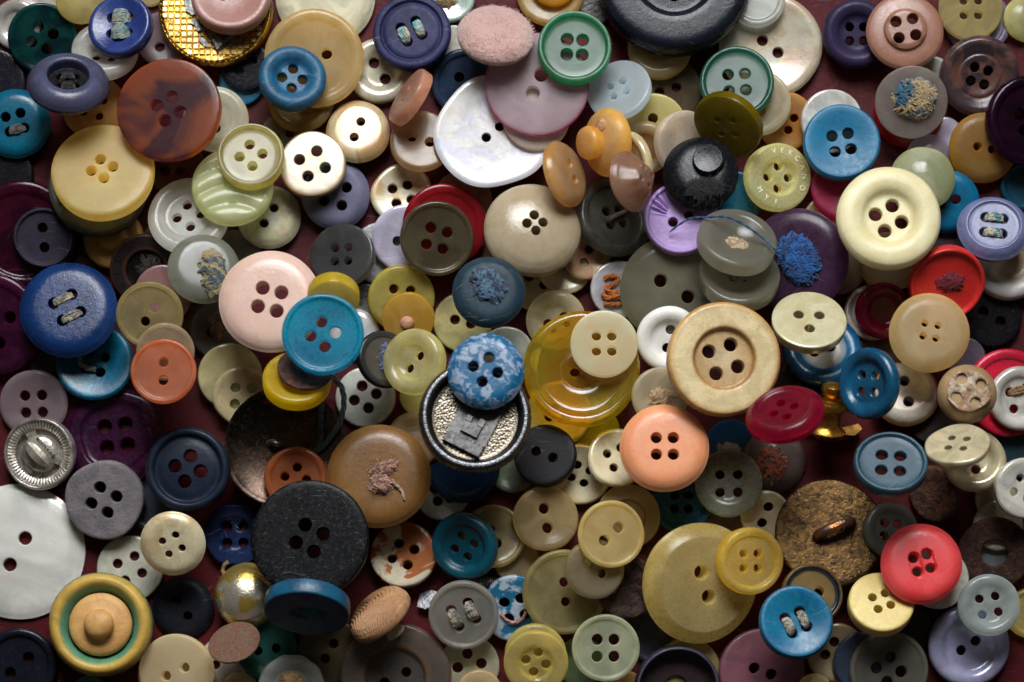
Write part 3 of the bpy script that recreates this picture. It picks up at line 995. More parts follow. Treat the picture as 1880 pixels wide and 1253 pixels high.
B(7, 706, 660, 54, 'rim', 'tr', (120, 110, 94), None, 'grey-brown button with black rim and violet-blue thread tuft', name='threaded_button', T=14, tilt=(30, 20), rad=[(0, (126, 116, 98)), (.74, (112, 104, 90)), (.84, (18, 20, 26)), (1, (14, 16, 22))], parts=tufted((4, 0), 15, 26, 14, ((110, 112, 166), (60, 64, 80)), n=18, rad=1.8, fz=70))
B(8, 759, 664, 61, 'bowl', 'cl', (222, 210, 150), (2, 15, 9, 48), 'pale yellow see-through two hole button leaning beside the grey-brown one', T=24, tilt=(24, 170), trans=.4, rough=.2)
B(8, 897, 535, 67, 'saucer', 'op', (38, 58, 70), None, 'dark slate-blue button with a fuzzy blue thread knot', name='threaded_button', T=22, tilt=(9, 95), c2=(32, 50, 60), scr=.5, rough=.36, parts=tufted((-2, 8), 36, 26, 16, ((86, 110, 150), (44, 58, 84)), n=26, rad=2.1, rot=-40, fz=60))
B(5, 930, 650, 50, 'flat', 'pe', (206, 212, 204), None, 'pale pearly sliver right of the marbled blue button', name='pearl_button')

# ---- top centre right
B(2, 1088, 12, 38, 'flat', 'me', (86, 86, 84), None, 'dark grey metal bit left of the huge black button', name='metal_disc', cat='metal disc', T=9)
B(4, 1010, -14, 62, 'dish', 'tr', (206, 172, 104), None, 'tan-yellow button above the pale pink disc at the top edge', name='tan_button', T=14)
B(5, 1017, -32, 44, 'flat', 'tr', (206, 148, 44), None, 'amber button end at the top edge, on the tan-yellow one', name='amber_button')
B(6, 905, 243, 106, [(0, .7), (.5, .7), (.85, .8), (.95, .84), (1, .7)], 'pe', (226, 224, 220), (2, 16, 8.5, 40), 'very large white mother-of-pearl shell button with chipped edge', T=13, c2=(206, 210, 218), wob=.026, dirt=.04, rough=.2, bump=.02, tilt=(5, 60), ms=1.2)
B(6.5, 984, 216, 62, 'flat', 'tr', (236, 214, 200), None, 'pinkish-cream disc between the white shell and the lilac-pink disc', name='pink_button', T=8)
B(7, 986, 156, 96, 'sharp', 'tr', (218, 192, 202), (2, 18.5, 12.5, 66), 'large pale lilac-pink two hole disc with rosy edge', T=11, rad=[(0, (222, 196, 206)), (.9, (214, 184, 198)), (.97, (200, 130, 156)), (1, (170, 70, 104))], scr=.5, dirt=.1, tilt=(5, 110), rough=.4)
B(8, 911, 57, 71, 'pillow', 'felt', (204, 166, 158), None, 'pink felt covered button, top centre', name='felt_button', T=38, tilt=(34, 82), c2=(190, 150, 142), dirt=0, bump=.7, tall=1,
  parts=lambda o, it, rng: felt_fibres(o, it, rng))
B(8, 1055, 88, 68, 'thinrim', 'tr', (62, 138, 92), (4, 20, 11, 43), 'glossy green four hole button on the lilac-pink disc', T=26, tilt=(8, 80), c2=(50, 112, 84), trans=.1, rough=.16, rad=[(0, (72, 140, 104)), (.6, (58, 124, 92)), (.86, (70, 140, 104)), (.93, (150, 190, 170)), (1, (44, 150, 84))])
B(6, 1137, 166, 60, 'sharp', 'tr', (200, 212, 224), (4, 17, 8, 64), 'icy blue-white four hole button below the green one', T=17, tilt=(30, 128), c2=(188, 200, 206), dirt=.08, trans=.2)
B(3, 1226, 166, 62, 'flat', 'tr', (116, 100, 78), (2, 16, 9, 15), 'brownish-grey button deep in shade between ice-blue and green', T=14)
B(4, 1211, 88, 59, 'bowl', 'tr', (206, 182, 138), None, 'glossy tan rim showing below the huge black button', name='tan_button', T=20, rough=.15)
B(5, 1414, 86, 95, 'dish', 'pe', (204, 196, 178), (2, 18, 10, -38), 'large grey-cream pearl two hole button at the top right of centre', T=20, c2=(186, 172, 146), rough=.22)
B(6, 1390, 0, 51, 'rim', 'cl', (212, 214, 208), None, 'clear whitish button at the top edge right of the huge black one', name='clear_button', T=12, trans=.4)
B(8, 1237, -40, 142, [(0, .78), (.3, .78), (.46, .78), (.49, .82), (.52, .94), (.56, 1), (.8, 1), (.9, .97), (.96, .86), (1, .64)], 'op', (20, 26, 38), (2, 34, 12, 90), 'huge glossy black button cut by the top edge', T=56, tilt=(5, 90), rough=.24, sss=0, c2=(16, 22, 32), scr=.5)
B(5, 1200, 233, 60, 'flat', 'tr', (222, 210, 148), (2, 15, 9.5, 95), 'pale yellow two hole button behind the cream and white ring buttons', T=14, c2=(210, 194, 126))
B(5.5, 1183, 272, 49, 'bowl', 'tr', (222, 202, 160), None, 'cream button with brown-stained dish behind the fluted one', name='cream_button', T=20, rad=[(0, (180, 130, 70)), (.5, (176, 128, 72)), (.7, (222, 204, 164)), (1, (206, 180, 130))])
B(6, 1258, 264, 60, 'dish', 'tr', (214, 198, 178), None, 'pearly beige disc leaning behind the black knob button', name='beige_button', T=20, tilt=(26, -10), rough=.3)
B(8, 1042, 318, 62, 'saucer', 'tr', (192, 158, 114), (2, 15, 8, -66), 'tan two hole button on its edge at the white shell', T=22, tilt=(58, 14), c2=(176, 138, 90), dirt=.25)


def stud(it, rng):
    V, F = lathe([(30, -8), (28, 2), (30, 10), (31, 18), (28, 25), (20, 29), (9, 31), (2, 31.3)], 28)
    return shift((V, F), -4, 0, it['T'] * .9)


B(8.2, 1106, 262, 62, 'pillow', 'tr', (222, 182, 120), None, 'orange-yellow button on its side showing a thick peg', name='shank_button', T=40, tilt=(55, 188), c2=(206, 162, 98), rough=.4, trans=.03, bump=.2, dirt=.3,
  parts=[part('shank', stud, mat('tr', (222, 180, 116), (202, 156, 92), rough=.35, dirt=.3), 60),
         part('broken_scar', lambda it, rng: shift(lathe([(13, -3), (14, 1), (11, 4), (5, 5)], 14), 14, 30, it['T'] * .9), mat('matte', (232, 180, 132), (206, 146, 104), dirt=.4, bump=1.0), 70)])
B(7.5, 1157, 302, 60, 'rim', 'pe', (226, 206, 160), None, 'cream ring disc on edge behind the fluted mauve button', name='cream_button', T=14, tilt=(60, 196), dirt=.3)
B(9, 1174, 328, 57, 'cone', 'tr', (150, 124, 106), (4, 17, 6, 20), 'mauve-brown cone button with fluted sides, tipped over', name='fluted_button', T=46, tilt=(48, 10), c2=(146, 108, 90), dense=True, N=96, rough=.22, tall=1,
  zfun=lambda x, y: 5.0 * np.clip(np.cos(4 * np.arctan2(y, x) - math.radians(80)), 0, 1) ** 2 * np.exp(-((np.hypot(x, y) - 30) / 13.0) ** 2))
B(6, 1392, 190, 60, 'rim', 'tr', (206, 196, 168), (2, 16, 9, -70), 'greyish-cream rimmed button under the sea-green one', T=14)
B(5, 1442, 223, 53, 'dish', 'tr', (204, 160, 104), (4, 17, 8, 20), 'orange-tan four hole button beside the white pearl one', T=18, c2=(194, 138, 70), dirt=.4)
B(7, 1353, 152, 68, 'thinrim', 'tr', (66, 112, 94), (4, 22, 10, 48), 'sea-green four hole button, upper right of centre', T=15, tilt=(8, 110), c2=(52, 100, 84), trans=.15)
B(9, 1337, 229, 66, 'sharp', 'tr', (116, 100, 34), (4, 21, 7, 50), 'olive button tilted steeply showing its yellow-brown face', T=18, tilt=(54, 236), c2=(96, 84, 24), rough=.28)


def fan(x, y):
    a = np.degrees(np.arctan2(y, x - (-8))) % 360
    r = np.hypot(x + 8, y - 10)
    k = np.exp(-((a - 140) / 24.0) ** 4) * np.exp(-((r - 34) / 16.0) ** 4)
    return 4.5 * k * np.cos((a - 140) * math.pi / 6.5) + 1.0 * k


def black_knob(it, rng):
    return shift(lathe([(31, -4), (29.5, 4), (28.5, 11), (28, 15), (26, 18), (22, 17.5), (12, 16), (2, 15.5)], 40), 15, 16, it['T'] * .95)


def felt_fibres(o, it, rng):
    V, F = [], []
    for _ in range(1100):
        a, q = rng.uniform(0, 6.28), math.sqrt(rng.random())
        r = q * it['R'] * .995
        p = Vector((r * math.cos(a), r * math.sin(a), zt(it, r) - 1))
        d = Vector((rng.gauss(0, 1) + 1.2 * q * math.cos(a), rng.gauss(0, 1) + 1.2 * q * math.sin(a), rng.uniform(.1, .8))).normalized()
        path = [p.copy()]
        for k in range(3):
            p = p + d * rng.uniform(1.2, 2.6)
            d = (d + Vector((rng.gauss(0, .5), rng.gauss(0, .5), rng.gauss(-.2, .4)))).normalized()
            path.append(p.copy())
        tube(V, F, path, .28, 3)
    f = mesh_obj('nap', V, F, mat('felt', (212, 176, 168), (196, 158, 150), dirt=0, bump=0), o)
    f['kind'] = 'stuff'


B(6, 1350, 366, 51, 'flat', 'op', (0, 96, 134), None, 'dark turquoise button showing right of the black knob button', name='blue_button', T=14)
B(7, 1250, 402, 68, 'thinrim', 'op', (164, 134, 190), (2, 16, 9, 205), 'lilac button with a moulded fan at its edge', T=20, tilt=(8, 110), dense=True, N=128, zfun=fan, rough=.4, bump=.22, c2=(156, 126, 182), dirt=.05, sss=.3, pitch=4.0)
B(9, 1286, 316, 70, [(0, 1), (.3, 1), (.55, .97), (.75, .84), (.9, .6), (1, .36)], 'op', (20, 22, 28), None, 'black button with a stout round shank and dark fuzz', name='shank_button', T=28, tilt=(12, 120), rough=.25, sss=0, c2=(14, 15, 20), dirt=.4, dcol=(80, 78, 74),
  parts=[part('shank', black_knob, mat('op', (16, 20, 30), (12, 14, 20), rough=.22, dirt=.4, dcol=(120, 118, 110), sss=0), 50), tufted((8, -36), 34, 20, 10, ((30, 34, 34), (16, 16, 18)), n=20, rad=1.2, fz=220, fl=26)])
B(6, 1128, 400, 73, 'rim', 'tr', (88, 88, 78), (4, 19, 9, 60), 'dark grey-green button with a twisted brown wire through it', T=18, tilt=(28, 30), c2=(70, 70, 62), rough=.22,
  parts=lined([(-16, -4, -6), (-12, -6, 4), (2, 2, 8), (16, 10, 6), (24, 14, 2)], ((96, 76, 58), (56, 44, 36)), rad=4.2, name='wire'))
B(7, 980, 416, 90, 'ball', 'op', (168, 154, 128), (4, 15, 8.5, 5), 'large glossy putty-coloured domed four hole button', T=50, tilt=(14, 60), rough=.1, c2=(160, 144, 116), dirt=.1)
B(3, 985, 516, 56, 'flat', 'pe', (222, 210, 178), (2, 16, 9, -28), 'cream pearl two hole button below the putty dome', T=12)
B(4, 1036, 490, 51, 'dish', 'pe', (224, 214, 184), (2, 14, 8, 10), 'white shell crescent with tan shadow below the putty dome', T=12)
B(5, 1077, 470, 46, 'dish', 'pe', (190, 156, 122), (2, 13, 8, 70), 'brown-blushed shell button beside the dark grey-green one', T=14, c2=(160, 108, 82), wob=.03)
B(5, 1136, 532, 53, 'flat', 'pe', (196, 196, 200), None, 'grey pearl button with orange-brown thread', name='threaded_button', T=12, parts=[lined([(-30, 20, 3), (-16, 24, 6), (-4, 18, 4), (-14, 8, 5), (-26, 4, 6), (-20, -6, 8), (-4, -4, 4)], ((196, 108, 34), (150, 78, 24)), rad=4.4), lined([(-34, -8, 4), (-24, -16, 8), (-8, -12, 7), (2, -18, 4)], ((200, 116, 40), (150, 78, 24)), rad=4.2, name='thread_end'), lined([(-30, -26, 3), (-14, -28, 6), (4, -26, 4)], ((190, 104, 34), (140, 74, 24)), rad=4.0, name='thread_end')])
B(6, 1237, 531, 98, 'saucer', 'tr', (146, 140, 116), (2, 29, 12, -30), 'large grey-olive horn two hole button', T=20, c2=(124, 120, 96), trans=.14, dirt=.3, dcol=(190, 180, 150), ms=1.2)
B(6, 1021, 589, 55, 'bowl', 'tr', (224, 212, 176), (2, 16, 9, 24), 'cream two hole button with hollow centre above the amber one', T=18, dirt=.35)
B(6, 1228, 623, 60, 'bowl', 'op', (232, 230, 224), (2, 17, 9, 80), 'milk-white button between the two large cream buttons', T=18, rough=.2, dirt=.05, c2=(224, 222, 216), sss=.4)
B(7.2, 1463, 479, 95, 'saucer', 'tr', (84, 52, 84), None, 'large purple button with a bright blue thread knot', name='threaded_button', T=18, tilt=(15, 190), c2=(66, 38, 64), trans=.06, scr=.6, rough=.3,
  parts=[tufted((4, 2), 50, 34, 20, ((10, 90, 178), (14, 62, 128)), n=80, rad=1.7, rot=-62, fz=30, ms=3), lambda o, it, rng: loose_blue(o, it)])


def loose_blue(o, it):
    """the loose end of the blue thread, resting over the neighbouring buttons"""
    inv = it['M'].inverted()
    pts = [(1440, 468, 4), (1425, 461, 10), (1398, 436, 10), (1368, 415, 8), (1335, 401, 8), (1300, 399, 12), (1268, 405, 8), (1246, 415, 4), (1230, 426, 3)]
    q = []
    for x, y, h in pts:
        z = 120.0
        for _ in range(3):
            sc = (HC - z) / HC
            X, Y = NX + (x - NX) * sc, -(NY + (y - NY) * sc)
            i, j = int((X - GX0) / CELL), int((Y - GY0) / CELL)
            z = float(HM[j - 1:j + 2, i - 1:i + 2].max()) + h * .5
        q.append([X, Y, z])
    for i in range(1, len(q) - 1):
        q[i][2] = max(q[i][2], (q[i - 1][2] + q[i + 1][2]) / 2)
    loc = [inv @ Vector(((X - 940) * S, (Y + 626.5) * S, z * S)) / S for X, Y, z in q]
    t_line(o, loc, ((14, 84, 150), (10, 60, 120)), rad=2.0, name='loose_thread', ply=2)


B(8, 1357, 507, 74, [(0, .4), (.25, .44), (.5, .62), (.72, .93), (.8, 1), (.9, .99), (.96, .96), (1, .88)], 'tr', (132, 128, 108), (2, 12, 7, 0), 'grey horn button, lower of the stacked tilted pair', T=32, tilt=(34, 84), c2=(132, 130, 108), trans=.25)
B(9, 1353, 443, 73, [(0, .4), (.25, .44), (.5, .62), (.72, .93), (.8, 1), (.9, .99), (.96, .96), (1, .88)], 'tr', (136, 132, 114), None, 'grey horn button with tan thread stub, upper of the stacked tilted pair', name='threaded_button', T=28, tilt=(38, 74), c2=(132, 130, 116), trans=.25, parts=tufted((2, 0), 20, 11, 6, ((200, 176, 142), (160, 134, 104)), n=14, rad=2.2, rot=-10, fz=20))

# ---- right, upper
B(4, 1712, 140, 36, 'flat', 'pe', (206, 206, 196), None, 'whitish sliver between the taupe hub button and brown mottled button', name='pearl_button')
B(4, 1796, 42, 60, 'rim', 'op', (112, 102, 128), None, 'lavender-grey rim behind the yellowish four hole button, top right', name='lavender_button', T=14, rough=.25)
B(5, 1573, 62, 63, 'bowl', 'op', (50, 42, 70), (4, 18, 8, 45), 'dark violet four hole button at the top right', T=24, c2=(48, 40, 66), rough=.32)
B(7, 1662, 56, 71, 'hub', 'op', (156, 112, 94), (4, 22, 10, 55), 'taupe-pink four hole button with a raised round hub', T=26, tilt=(6, 110), rough=.28, c2=(148, 104, 86), dirt=.12)
B(6, 1782, 16, 59, 'flat', 'cl', (212, 194, 132), (4, 19, 8, 45), 'yellowish see-through four hole button at the top right edge', T=14, trans=.3)
B(5, 1887, 33, 42, 'dome', 'tr', (230, 220, 160), None, 'pale yellow button at the right edge near the top corner', name='cream_button', T=20)
B(6, 1798, 140, 73, 'rings', 'op', (98, 66, 58), (4, 18, 9, 30), 'brown mottled four hole button at the upper right', T=22, c2=(58, 46, 50), ms=1.8, lo=.42, hi=.56, rough=.24)
B(5, 1668, 206, 64, 'saucer', 'tr', (176, 30, 32), None, 'red translucent button under the speckled clear one', name='red_button', T=14, trans=.15)
B(4, 1736, 246, 30, 'flat', 'pe', (188, 176, 200), None, 'narrow lavender sliver beside the mustard button', name='lavender_button')
B(5, 1706, 290, 42, 'dome', 'tr', (186, 170, 190), None, 'pale lavender button behind the pearly bead button', name='lavender_button', T=18)
B(7, 1673, 188, 66, 'sharp', 'tr', (172, 166, 154), None, 'clear grey white-flecked button with a matted tan and blue tuft', name='threaded_button', T=16, c2=(156, 140, 136), trans=.28, dirt=.8, dcol=(226, 222, 210), scr=1, parts=tufted((5, 6), 40, 36, 22, ((180, 156, 116), (58, 98, 138)), n=44, rad=2.2, fz=50, ms=2.2))
B(6, 1806, 272, 64, 'saucer', 'tr', (172, 136, 76), (2, 14, 8, 170), 'mustard-yellow button under the blackish plum one', T=18, c2=(166, 120, 44), rough=.4)
B(8, 1890, 222, 82, 'rim', 'tr', (44, 12, 40), (4, 22, 10, 60), 'blackish plum button at the right edge', T=24, c2=(28, 8, 26), rough=.2)
B(6, 1527, 223, 58, 'flat', 'pe', (232, 230, 222), None, 'white pearl button peeking out behind the cobalt blue one', name='pearl_button', T=14)
B(8, 1545, 262, 71, 'slope', 'op', (0, 106, 160), (4, 21, 10, 55), 'cobalt-turquoise matte four hole button, upper right', T=20, tilt=(8, 100), rough=.42, c2=(0, 96, 148), dirt=.08)


def scot(o, it, rng):
    m = mat('op', (240, 234, 196), (232, 226, 180), dirt=.1, rough=.25)
    R = it['R'] * .76
    letters(o, [(ch, R * math.cos(math.radians(a)), R * math.sin(math.radians(a)), a - 90) for ch, a in (('V', 106), ('E', 86), ('K', 66), ('C', 46), ('A', 24), ('N', 2), ('O', -24))] +
            [(ch, R * math.cos(math.radians(a)), R * math.sin(math.radians(a)), a + 90) for ch, a in (('M', 212), ('Y', 236), ('I', 260))], it['T'] * .995, 13, m, depth=.9)


B(6, 1428, 326, 62, 'well', 'tr', (226, 218, 168), (4, 20, 8.5, 90), 'cream pearly four hole button with raised letters round its rim', T=28, tilt=(16, -12), c2=(214, 204, 146), rough=.25, dirt=.1, parts=scot)
B(4, 1520, 406, 46, 'flat', 'pe', (208, 190, 156), None, 'beige sliver between the purple and the thick cream ring', name='beige_button')
B(5, 1546, 368, 53, 'flat', 'op', (226, 136, 104), None, 'peach button edge under the pink one beside the thick cream ring', name='peach_button', T=16)
B(6, 1546, 346, 57, 'dish', 'tr', (196, 70, 110), None, 'rose-pink translucent button under the cobalt blue one', name='pink_button', T=14, rough=.2)
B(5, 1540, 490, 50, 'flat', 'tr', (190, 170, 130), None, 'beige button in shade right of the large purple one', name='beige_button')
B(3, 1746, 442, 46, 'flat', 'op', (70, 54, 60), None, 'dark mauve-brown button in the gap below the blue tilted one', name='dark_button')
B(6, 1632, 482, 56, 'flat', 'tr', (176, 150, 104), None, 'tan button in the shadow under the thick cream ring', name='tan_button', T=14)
B(6, 1740, 372, 58, 'saucer', 'op', (0, 106, 164), (2, 15, 9, 200), 'bright blue button jutting out right of the thick cream ring', T=18, rough=.35)
B(7, 1697, 321, 60, 'ball', 'cl', (208, 210, 176), None, 'pale pearly bead-like domed button with a swirl band', name='domed_button', T=50, c2=(168, 174, 128), trans=.3, rough=.08, ms=1.2, tilt=(10, 90))
B(9, 1632, 400, 96, [(0, .5), (.3, .5), (.42, .5), (.46, .55), (.54, .82), (.62, .95), (.72, 1), (.86, .96), (.95, .84), (1, .62)], 'op', (232, 224, 182), (4, 25, 12.5, 73), 'large thick cream four hole button with deep centre, right', T=36, tilt=(8, 92), rough=.36, c2=(224, 212, 164), dirt=.25, dcol=(150, 110, 60), sss=.4)
B(6, 1853, 479, 72, 'bowl', 'op', (216, 214, 212), None, 'white ring button at the right edge under the lavender-blue one', name='white_button', T=24, rad=[(0, (170, 140, 104)), (.45, (190, 172, 146)), (.7, (214, 212, 210)), (1, (206, 204, 206))], sss=.3)
B(7, 1824, 417, 66, [(0, .8), (.4, .8), (.68, .8), (.71, .84), (.74, .95), (.78, .93), (.9, .7), (1, .4)], 'op', (116, 122, 160), (4, 22, 10, 38), 'lavender-blue button with two cream-teal stitches, right edge', T=26, tilt=(20, 95), rough=.3, c2=(104, 108, 146), scr=.6, parts=stitched([(0, 1), (2, 3)], ((214, 196, 168), (60, 140, 150)), n=7, lift=6, spread=7))
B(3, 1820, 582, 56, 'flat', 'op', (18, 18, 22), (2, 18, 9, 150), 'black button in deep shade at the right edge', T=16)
B(7, 1738, 520, 70, 'thinrim', 'op', (208, 48, 44), None, 'bright red button tilted back with crimson thread in its middle', name='threaded_button', T=24, tilt=(26, -78), c2=(196, 42, 38), rough=.32, parts=tufted((6, 2), 24, 15, 6, ((130, 14, 40), (100, 10, 30)), n=18, rad=2.2, fz=20))
B(5, 1602, 574, 52, 'rim', 'pe', (214, 206, 194), None, 'white pearl crescent beside the wine-red dished button', name='pearl_button', T=12)
B(6, 1622, 571, 52, 'bowl', 'tr', (128, 12, 46), None, 'dark wine-red dished button under the beige horn one', name='wine_button', T=18, rough=.12, c2=(96, 8, 36))
B(8, 1707, 610, 74, 'saucer', 'tr', (206, 184, 136), (4, 17, 6.5, 35), 'beige horn four hole button with fine ring grain, right', T=22, c2=(192, 166, 114), trans=.04, rough=.4, dirt=.25, tilt=(6, 100))

# ---- centre
B(5, 1025, 762, 61, 'dish', 'pe', (224, 214, 150), (2, 17, 9, 190), 'yellow-cream pearl button below the amber one, left', T=14, dirt=.2)
B(4, 1092, 792, 46, 'flat', 'tr', (240, 214, 70), None, 'yellow translucent piece under the amber button', name='yellow_button')
B(7, 1068, 678, 107, [(0, .55), (.2, .55), (.3, .56), (.34, .5), (.38, .57), (.6, .62), (.74, .68), (.82, .92), (.88, 1), (.95, .95), (1, .7)], 'cl', (240, 196, 60), (2, 14, 9, 200), 'very large amber see-through button, centre', T=26, c2=(222, 160, 30), trans=.75, milk=.16, rough=.12, ms=1.1, tilt=(5, 100), dirt=.15)
B(8, 1109, 632, 62, 'sharp', 'tr', (232, 214, 180), (4, 20, 9, 45), 'cream four hole button lying on the amber one', T=13, c2=(224, 202, 162), dirt=.2, tilt=(7, 80))
B(7, 1212, 728, 53, 'dish', 'tr', (210, 196, 164), None, 'cream button with tan thread loops above the salmon one', name='threaded_button', T=16, parts=tufted((4, -6), 26, 18, 8, ((190, 160, 122), (140, 112, 82)), n=14, rad=2.4, fz=40))
B(9, 1328, 660, 105, 'well', 'op', (222, 200, 154), (4, 30, 12.5, 63), 'very large beige shell four hole button with brown staining', T=28, c2=(206, 182, 132), dirt=.85, dcol=(136, 92, 42), rough=.26, sss=.25, tilt=(6, 20), rad=[(0, (206, 186, 150)), (.44, (196, 166, 120)), (.53, (170, 126, 70)), (.6, (224, 204, 158)), (.85, (222, 204, 160)), (1, (196, 148, 80))])
B(9, 1220, 822, 82, 'saucer', 'op', (228, 156, 112), (4, 22, 10, 45), 'salmon-orange four hole button, lower centre', T=26, c2=(224, 148, 104), rough=.34, tilt=(8, 92), dirt=.35, dcol=(140, 80, 50), sss=.4)
B(6, 1066, 871, 56, 'dish', 'pe', (226, 216, 182), (4, 18, 8, 20), 'cream pearl four hole button under the black two hole one', T=14)
B(7, 1133, 841, 55, 'dish', 'pe', (228, 216, 180), (4, 20, 8, 160), 'cream shell four hole button tucked under the salmon one', T=16, dirt=.3, wob=.012)
B(8, 1001, 837, 58, 'flat', 'op', (28, 25, 30), (2, 17, 8.5, -22), 'black two hole button left of the salmon one', T=20, tilt=(15, 130), rough=.42, c2=(22, 20, 24), sss=0, scr=.5)
B(4, 940, 860, 46, 'dish', 'pe', (120, 130, 112), None, 'dark pearl shell with green glint beside the black two hole button', name='pearl_button', T=14)
B(5, 1341, 816, 46, 'slope', 'op', (0, 82, 134), None, 'blue button with frayed white thread behind the clear grey one', name='threaded_button', T=14, parts=tufted((-6, -10), 20, 10, 8, ((206, 198, 184), (150, 146, 138)), n=10, fz=60))
B(5, 1426, 846, 60, 'dome', 'tr', (124, 98, 92), None, 'brownish-grey domed button with rusty orange fuzz', name='fuzzy_button', T=28, c2=(96, 78, 76), parts=tufted((-14, -8), 26, 34, 8, ((170, 84, 44), (90, 62, 50)), n=16, rad=1.4, fz=200))
B(8, 1338, 888, 62, 'well', 'cl', (178, 176, 152), (4, 23, 9, 45), 'greyish clear four hole button with round sunken centre, right of the salmon one', T=14, trans=.4, rough=.25, rad=[(0, (176, 178, 158)), (.5, (190, 188, 160)), (.9, (176, 176, 150)), (1, (196, 190, 146))])
B(4, 1251, 922, 58, 'rim', 'op', (8, 66, 92), (4, 18, 8, 45), 'dark teal four hole button in shade below the salmon one', T=14)

# ---- centre-left lower
B(5, 423, 691, 60, 'flat', 'pe', (212, 204, 154), (2, 16, 9, 28), 'yellow-cream shell two hole button right of the orange-pink one', T=14)
B(6, 447, 728, 56, 'dish', 'pe', (222, 206, 164), (4, 21, 9, 42), 'ivory four hole button with brown stains by the dark metal dish', T=16, dirt=.6, dcol=(130, 90, 40), wob=.015)
B(7, 304, 646, 53, 'thinrim', 'tr', (202, 184, 154), None, 'cream translucent button behind the orange-pink one', name='cream_button', T=13, trans=.3)
B(8, 300, 682, 60, 'thinrim', 'tr', (214, 138, 104), (2, 17, 9, 90), 'orange-pink translucent two hole button, left', T=14, trans=.2, c2=(198, 122, 88), tilt=(6, 95))
B(5, 62, 742, 62, 'dish', 'tr', (164, 144, 150), (4, 22, 10, 47), 'greyish-lilac four hole button at the left edge', T=16, c2=(150, 128, 136))
B(5, 213, 800, 93, [(0, .62), (.4, .62), (.6, .64), (.66, .7), (.72, .88), (.78, .9), (.9, .86), (1, .5)], 'tr', (84, 26, 70), (4, 27, 13, 52), 'large purple four hole button with wavy scalloped edge', T=22, c2=(56, 18, 54), flutes=(6, .035, 1.57), rough=.25, scr=.5)


def silver_ribs(it, rng):
    V, F = [], []
    for s in range(58):
        a = 6.2832 * s / 58
        r0, r1 = it['R'] * .70, it['R'] * .89
        z = it['T'] * .62
        tube(V, F, [(r0 * math.cos(a), r0 * math.sin(a), z - 1), ((r0 + r1) / 2 * math.cos(a), (r0 + r1) / 2 * math.sin(a), z + 3.2), (r1 * math.cos(a), r1 * math.sin(a), z + 4)], 2.3, 6)
    return V, F


def silver_shank(it, rng):
    V, F = lathe([(35, 2), (34.5, 12), (32, 17), (27, 20), (14, 22), (2, 22.5)], 40)
    # bar across the cap
    M = Matrix.Rotation(math.radians(-47), 3, 'Z')
    n = 14
    for k in range(n + 1):
        t = k / n
        x = -31 + 62 * t
        w = 12.5 * (1 - abs(2 * t - 1) ** 3) + 2.0
        h = 21 + 20 * math.sin(math.pi * t) ** .7
        for (yy, zz) in ((-w, 19), (-w * .55, h), (w * .35, h + 1), (w * .8, 19)):
            q = M @ Vector((x, yy - 2, zz))
            V.append(tuple(q))
    b = len(V) - 4 * (n + 1)
    for k in range(n):
        for c in range(3):
            F.append((b + 4 * k + c, b + 4 * k + 4 + c, b + 4 * k + 5 + c, b + 4 * k + 1 + c)[::-1])
    return V, F


def silver_spokes(it, rng):
    V, F = [], []
    for a0, a1 in ((100, 128), (-32, 6), (218, 246)):
        p = []
        for k in range(7):
            a = math.radians(a0 + (a1 - a0) * k / 6)
            p.append((math.cos(a), math.sin(a)))
        for r0, r1, z in ((32, 40, 15), (40, 46, 12), (46, 50, 9)):
            poly = [(r0 * c, r0 * s) for c, s in p] + [(r1 * c, r1 * s) for c, s in p[::-1]]
            v, f = extrude(poly, 3, z)
            k = len(V)
            V += v
            F += [tuple(i + k for i in g) for g in f]
    return V, F


def silver_text(o, it, rng):
    m = mat('me', (150, 146, 136), (70, 66, 60), rough=.4, dirt=.5)
    d = Vector((math.cos(math.radians(-47)), math.sin(math.radians(-47))))
    n = Vector((-d.y, d.x))
    for k, ch in enumerate('KONARAG'):
        p = d * (-20 + 6.8 * k) + n * 17
        letters(o, [(ch, p.x, p.y, -47)], 20.6, 8.5, m, depth=.8)


SILV = mat('me', (226, 220, 208), (180, 172, 160), rough=.3, dirt=.3, metal=.75, ms=4)
B(7, 73, 833, 67, [(0, .18), (.4, .18), (.66, .18), (.69, .3), (.71, .6), (.8, .68), (.88, .74), (.91, .96), (.94, 1), (.97, .97), (1, .8)], 'me', (214, 208, 200), None, 'silver metal button face down, ribbed ring and looped shank', name='metal_button', T=20, c2=(160, 154, 146), dirt=.35, metal=.75,
  parts=[part('ribbed_ring', silver_ribs, SILV, 50), part('shank', silver_shank, SILV, 40), part('spokes', silver_spokes, SILV, 30), silver_text])
B(4, 280, 926, 50, 'rim', 'op', (58, 64, 76), None, 'slate-grey button in shade beside the lumpy grey one', name='dark_button')
B(6, 192, 918, 73, 'flat', 'matte', (132, 124, 126), (4, 24, 11, 15), 'lumpy stone-grey four hole button below the silver one', T=20, c2=(108, 102, 106), bump=.35, wob=.014, dirt=.2, dcol=(70, 66, 70), warp=.1)
B(7, 345, 862, 78, 'rimdome', 'op', (30, 40, 56), (4, 24, 12, 78), 'satin blue-black four hole button with raised rim', T=26, rough=.32, sss=0, c2=(24, 32, 46), tilt=(4, 95))


def iron_loop(it, rng):
    V, F = [], []
    tube(V, F, [(-16 + 3 * math.cos(t), 14 + 16 * math.cos(t) * .4 - 4, 6 + 14 * math.sin(t)) if False else (-28 + 26 * k / 8, 8 - 6 * k / 8, 8 + 16 * math.sin(math.pi * k / 8)) for k, t in enumerate([0] * 9)], 7.5, 10)
    return V, F


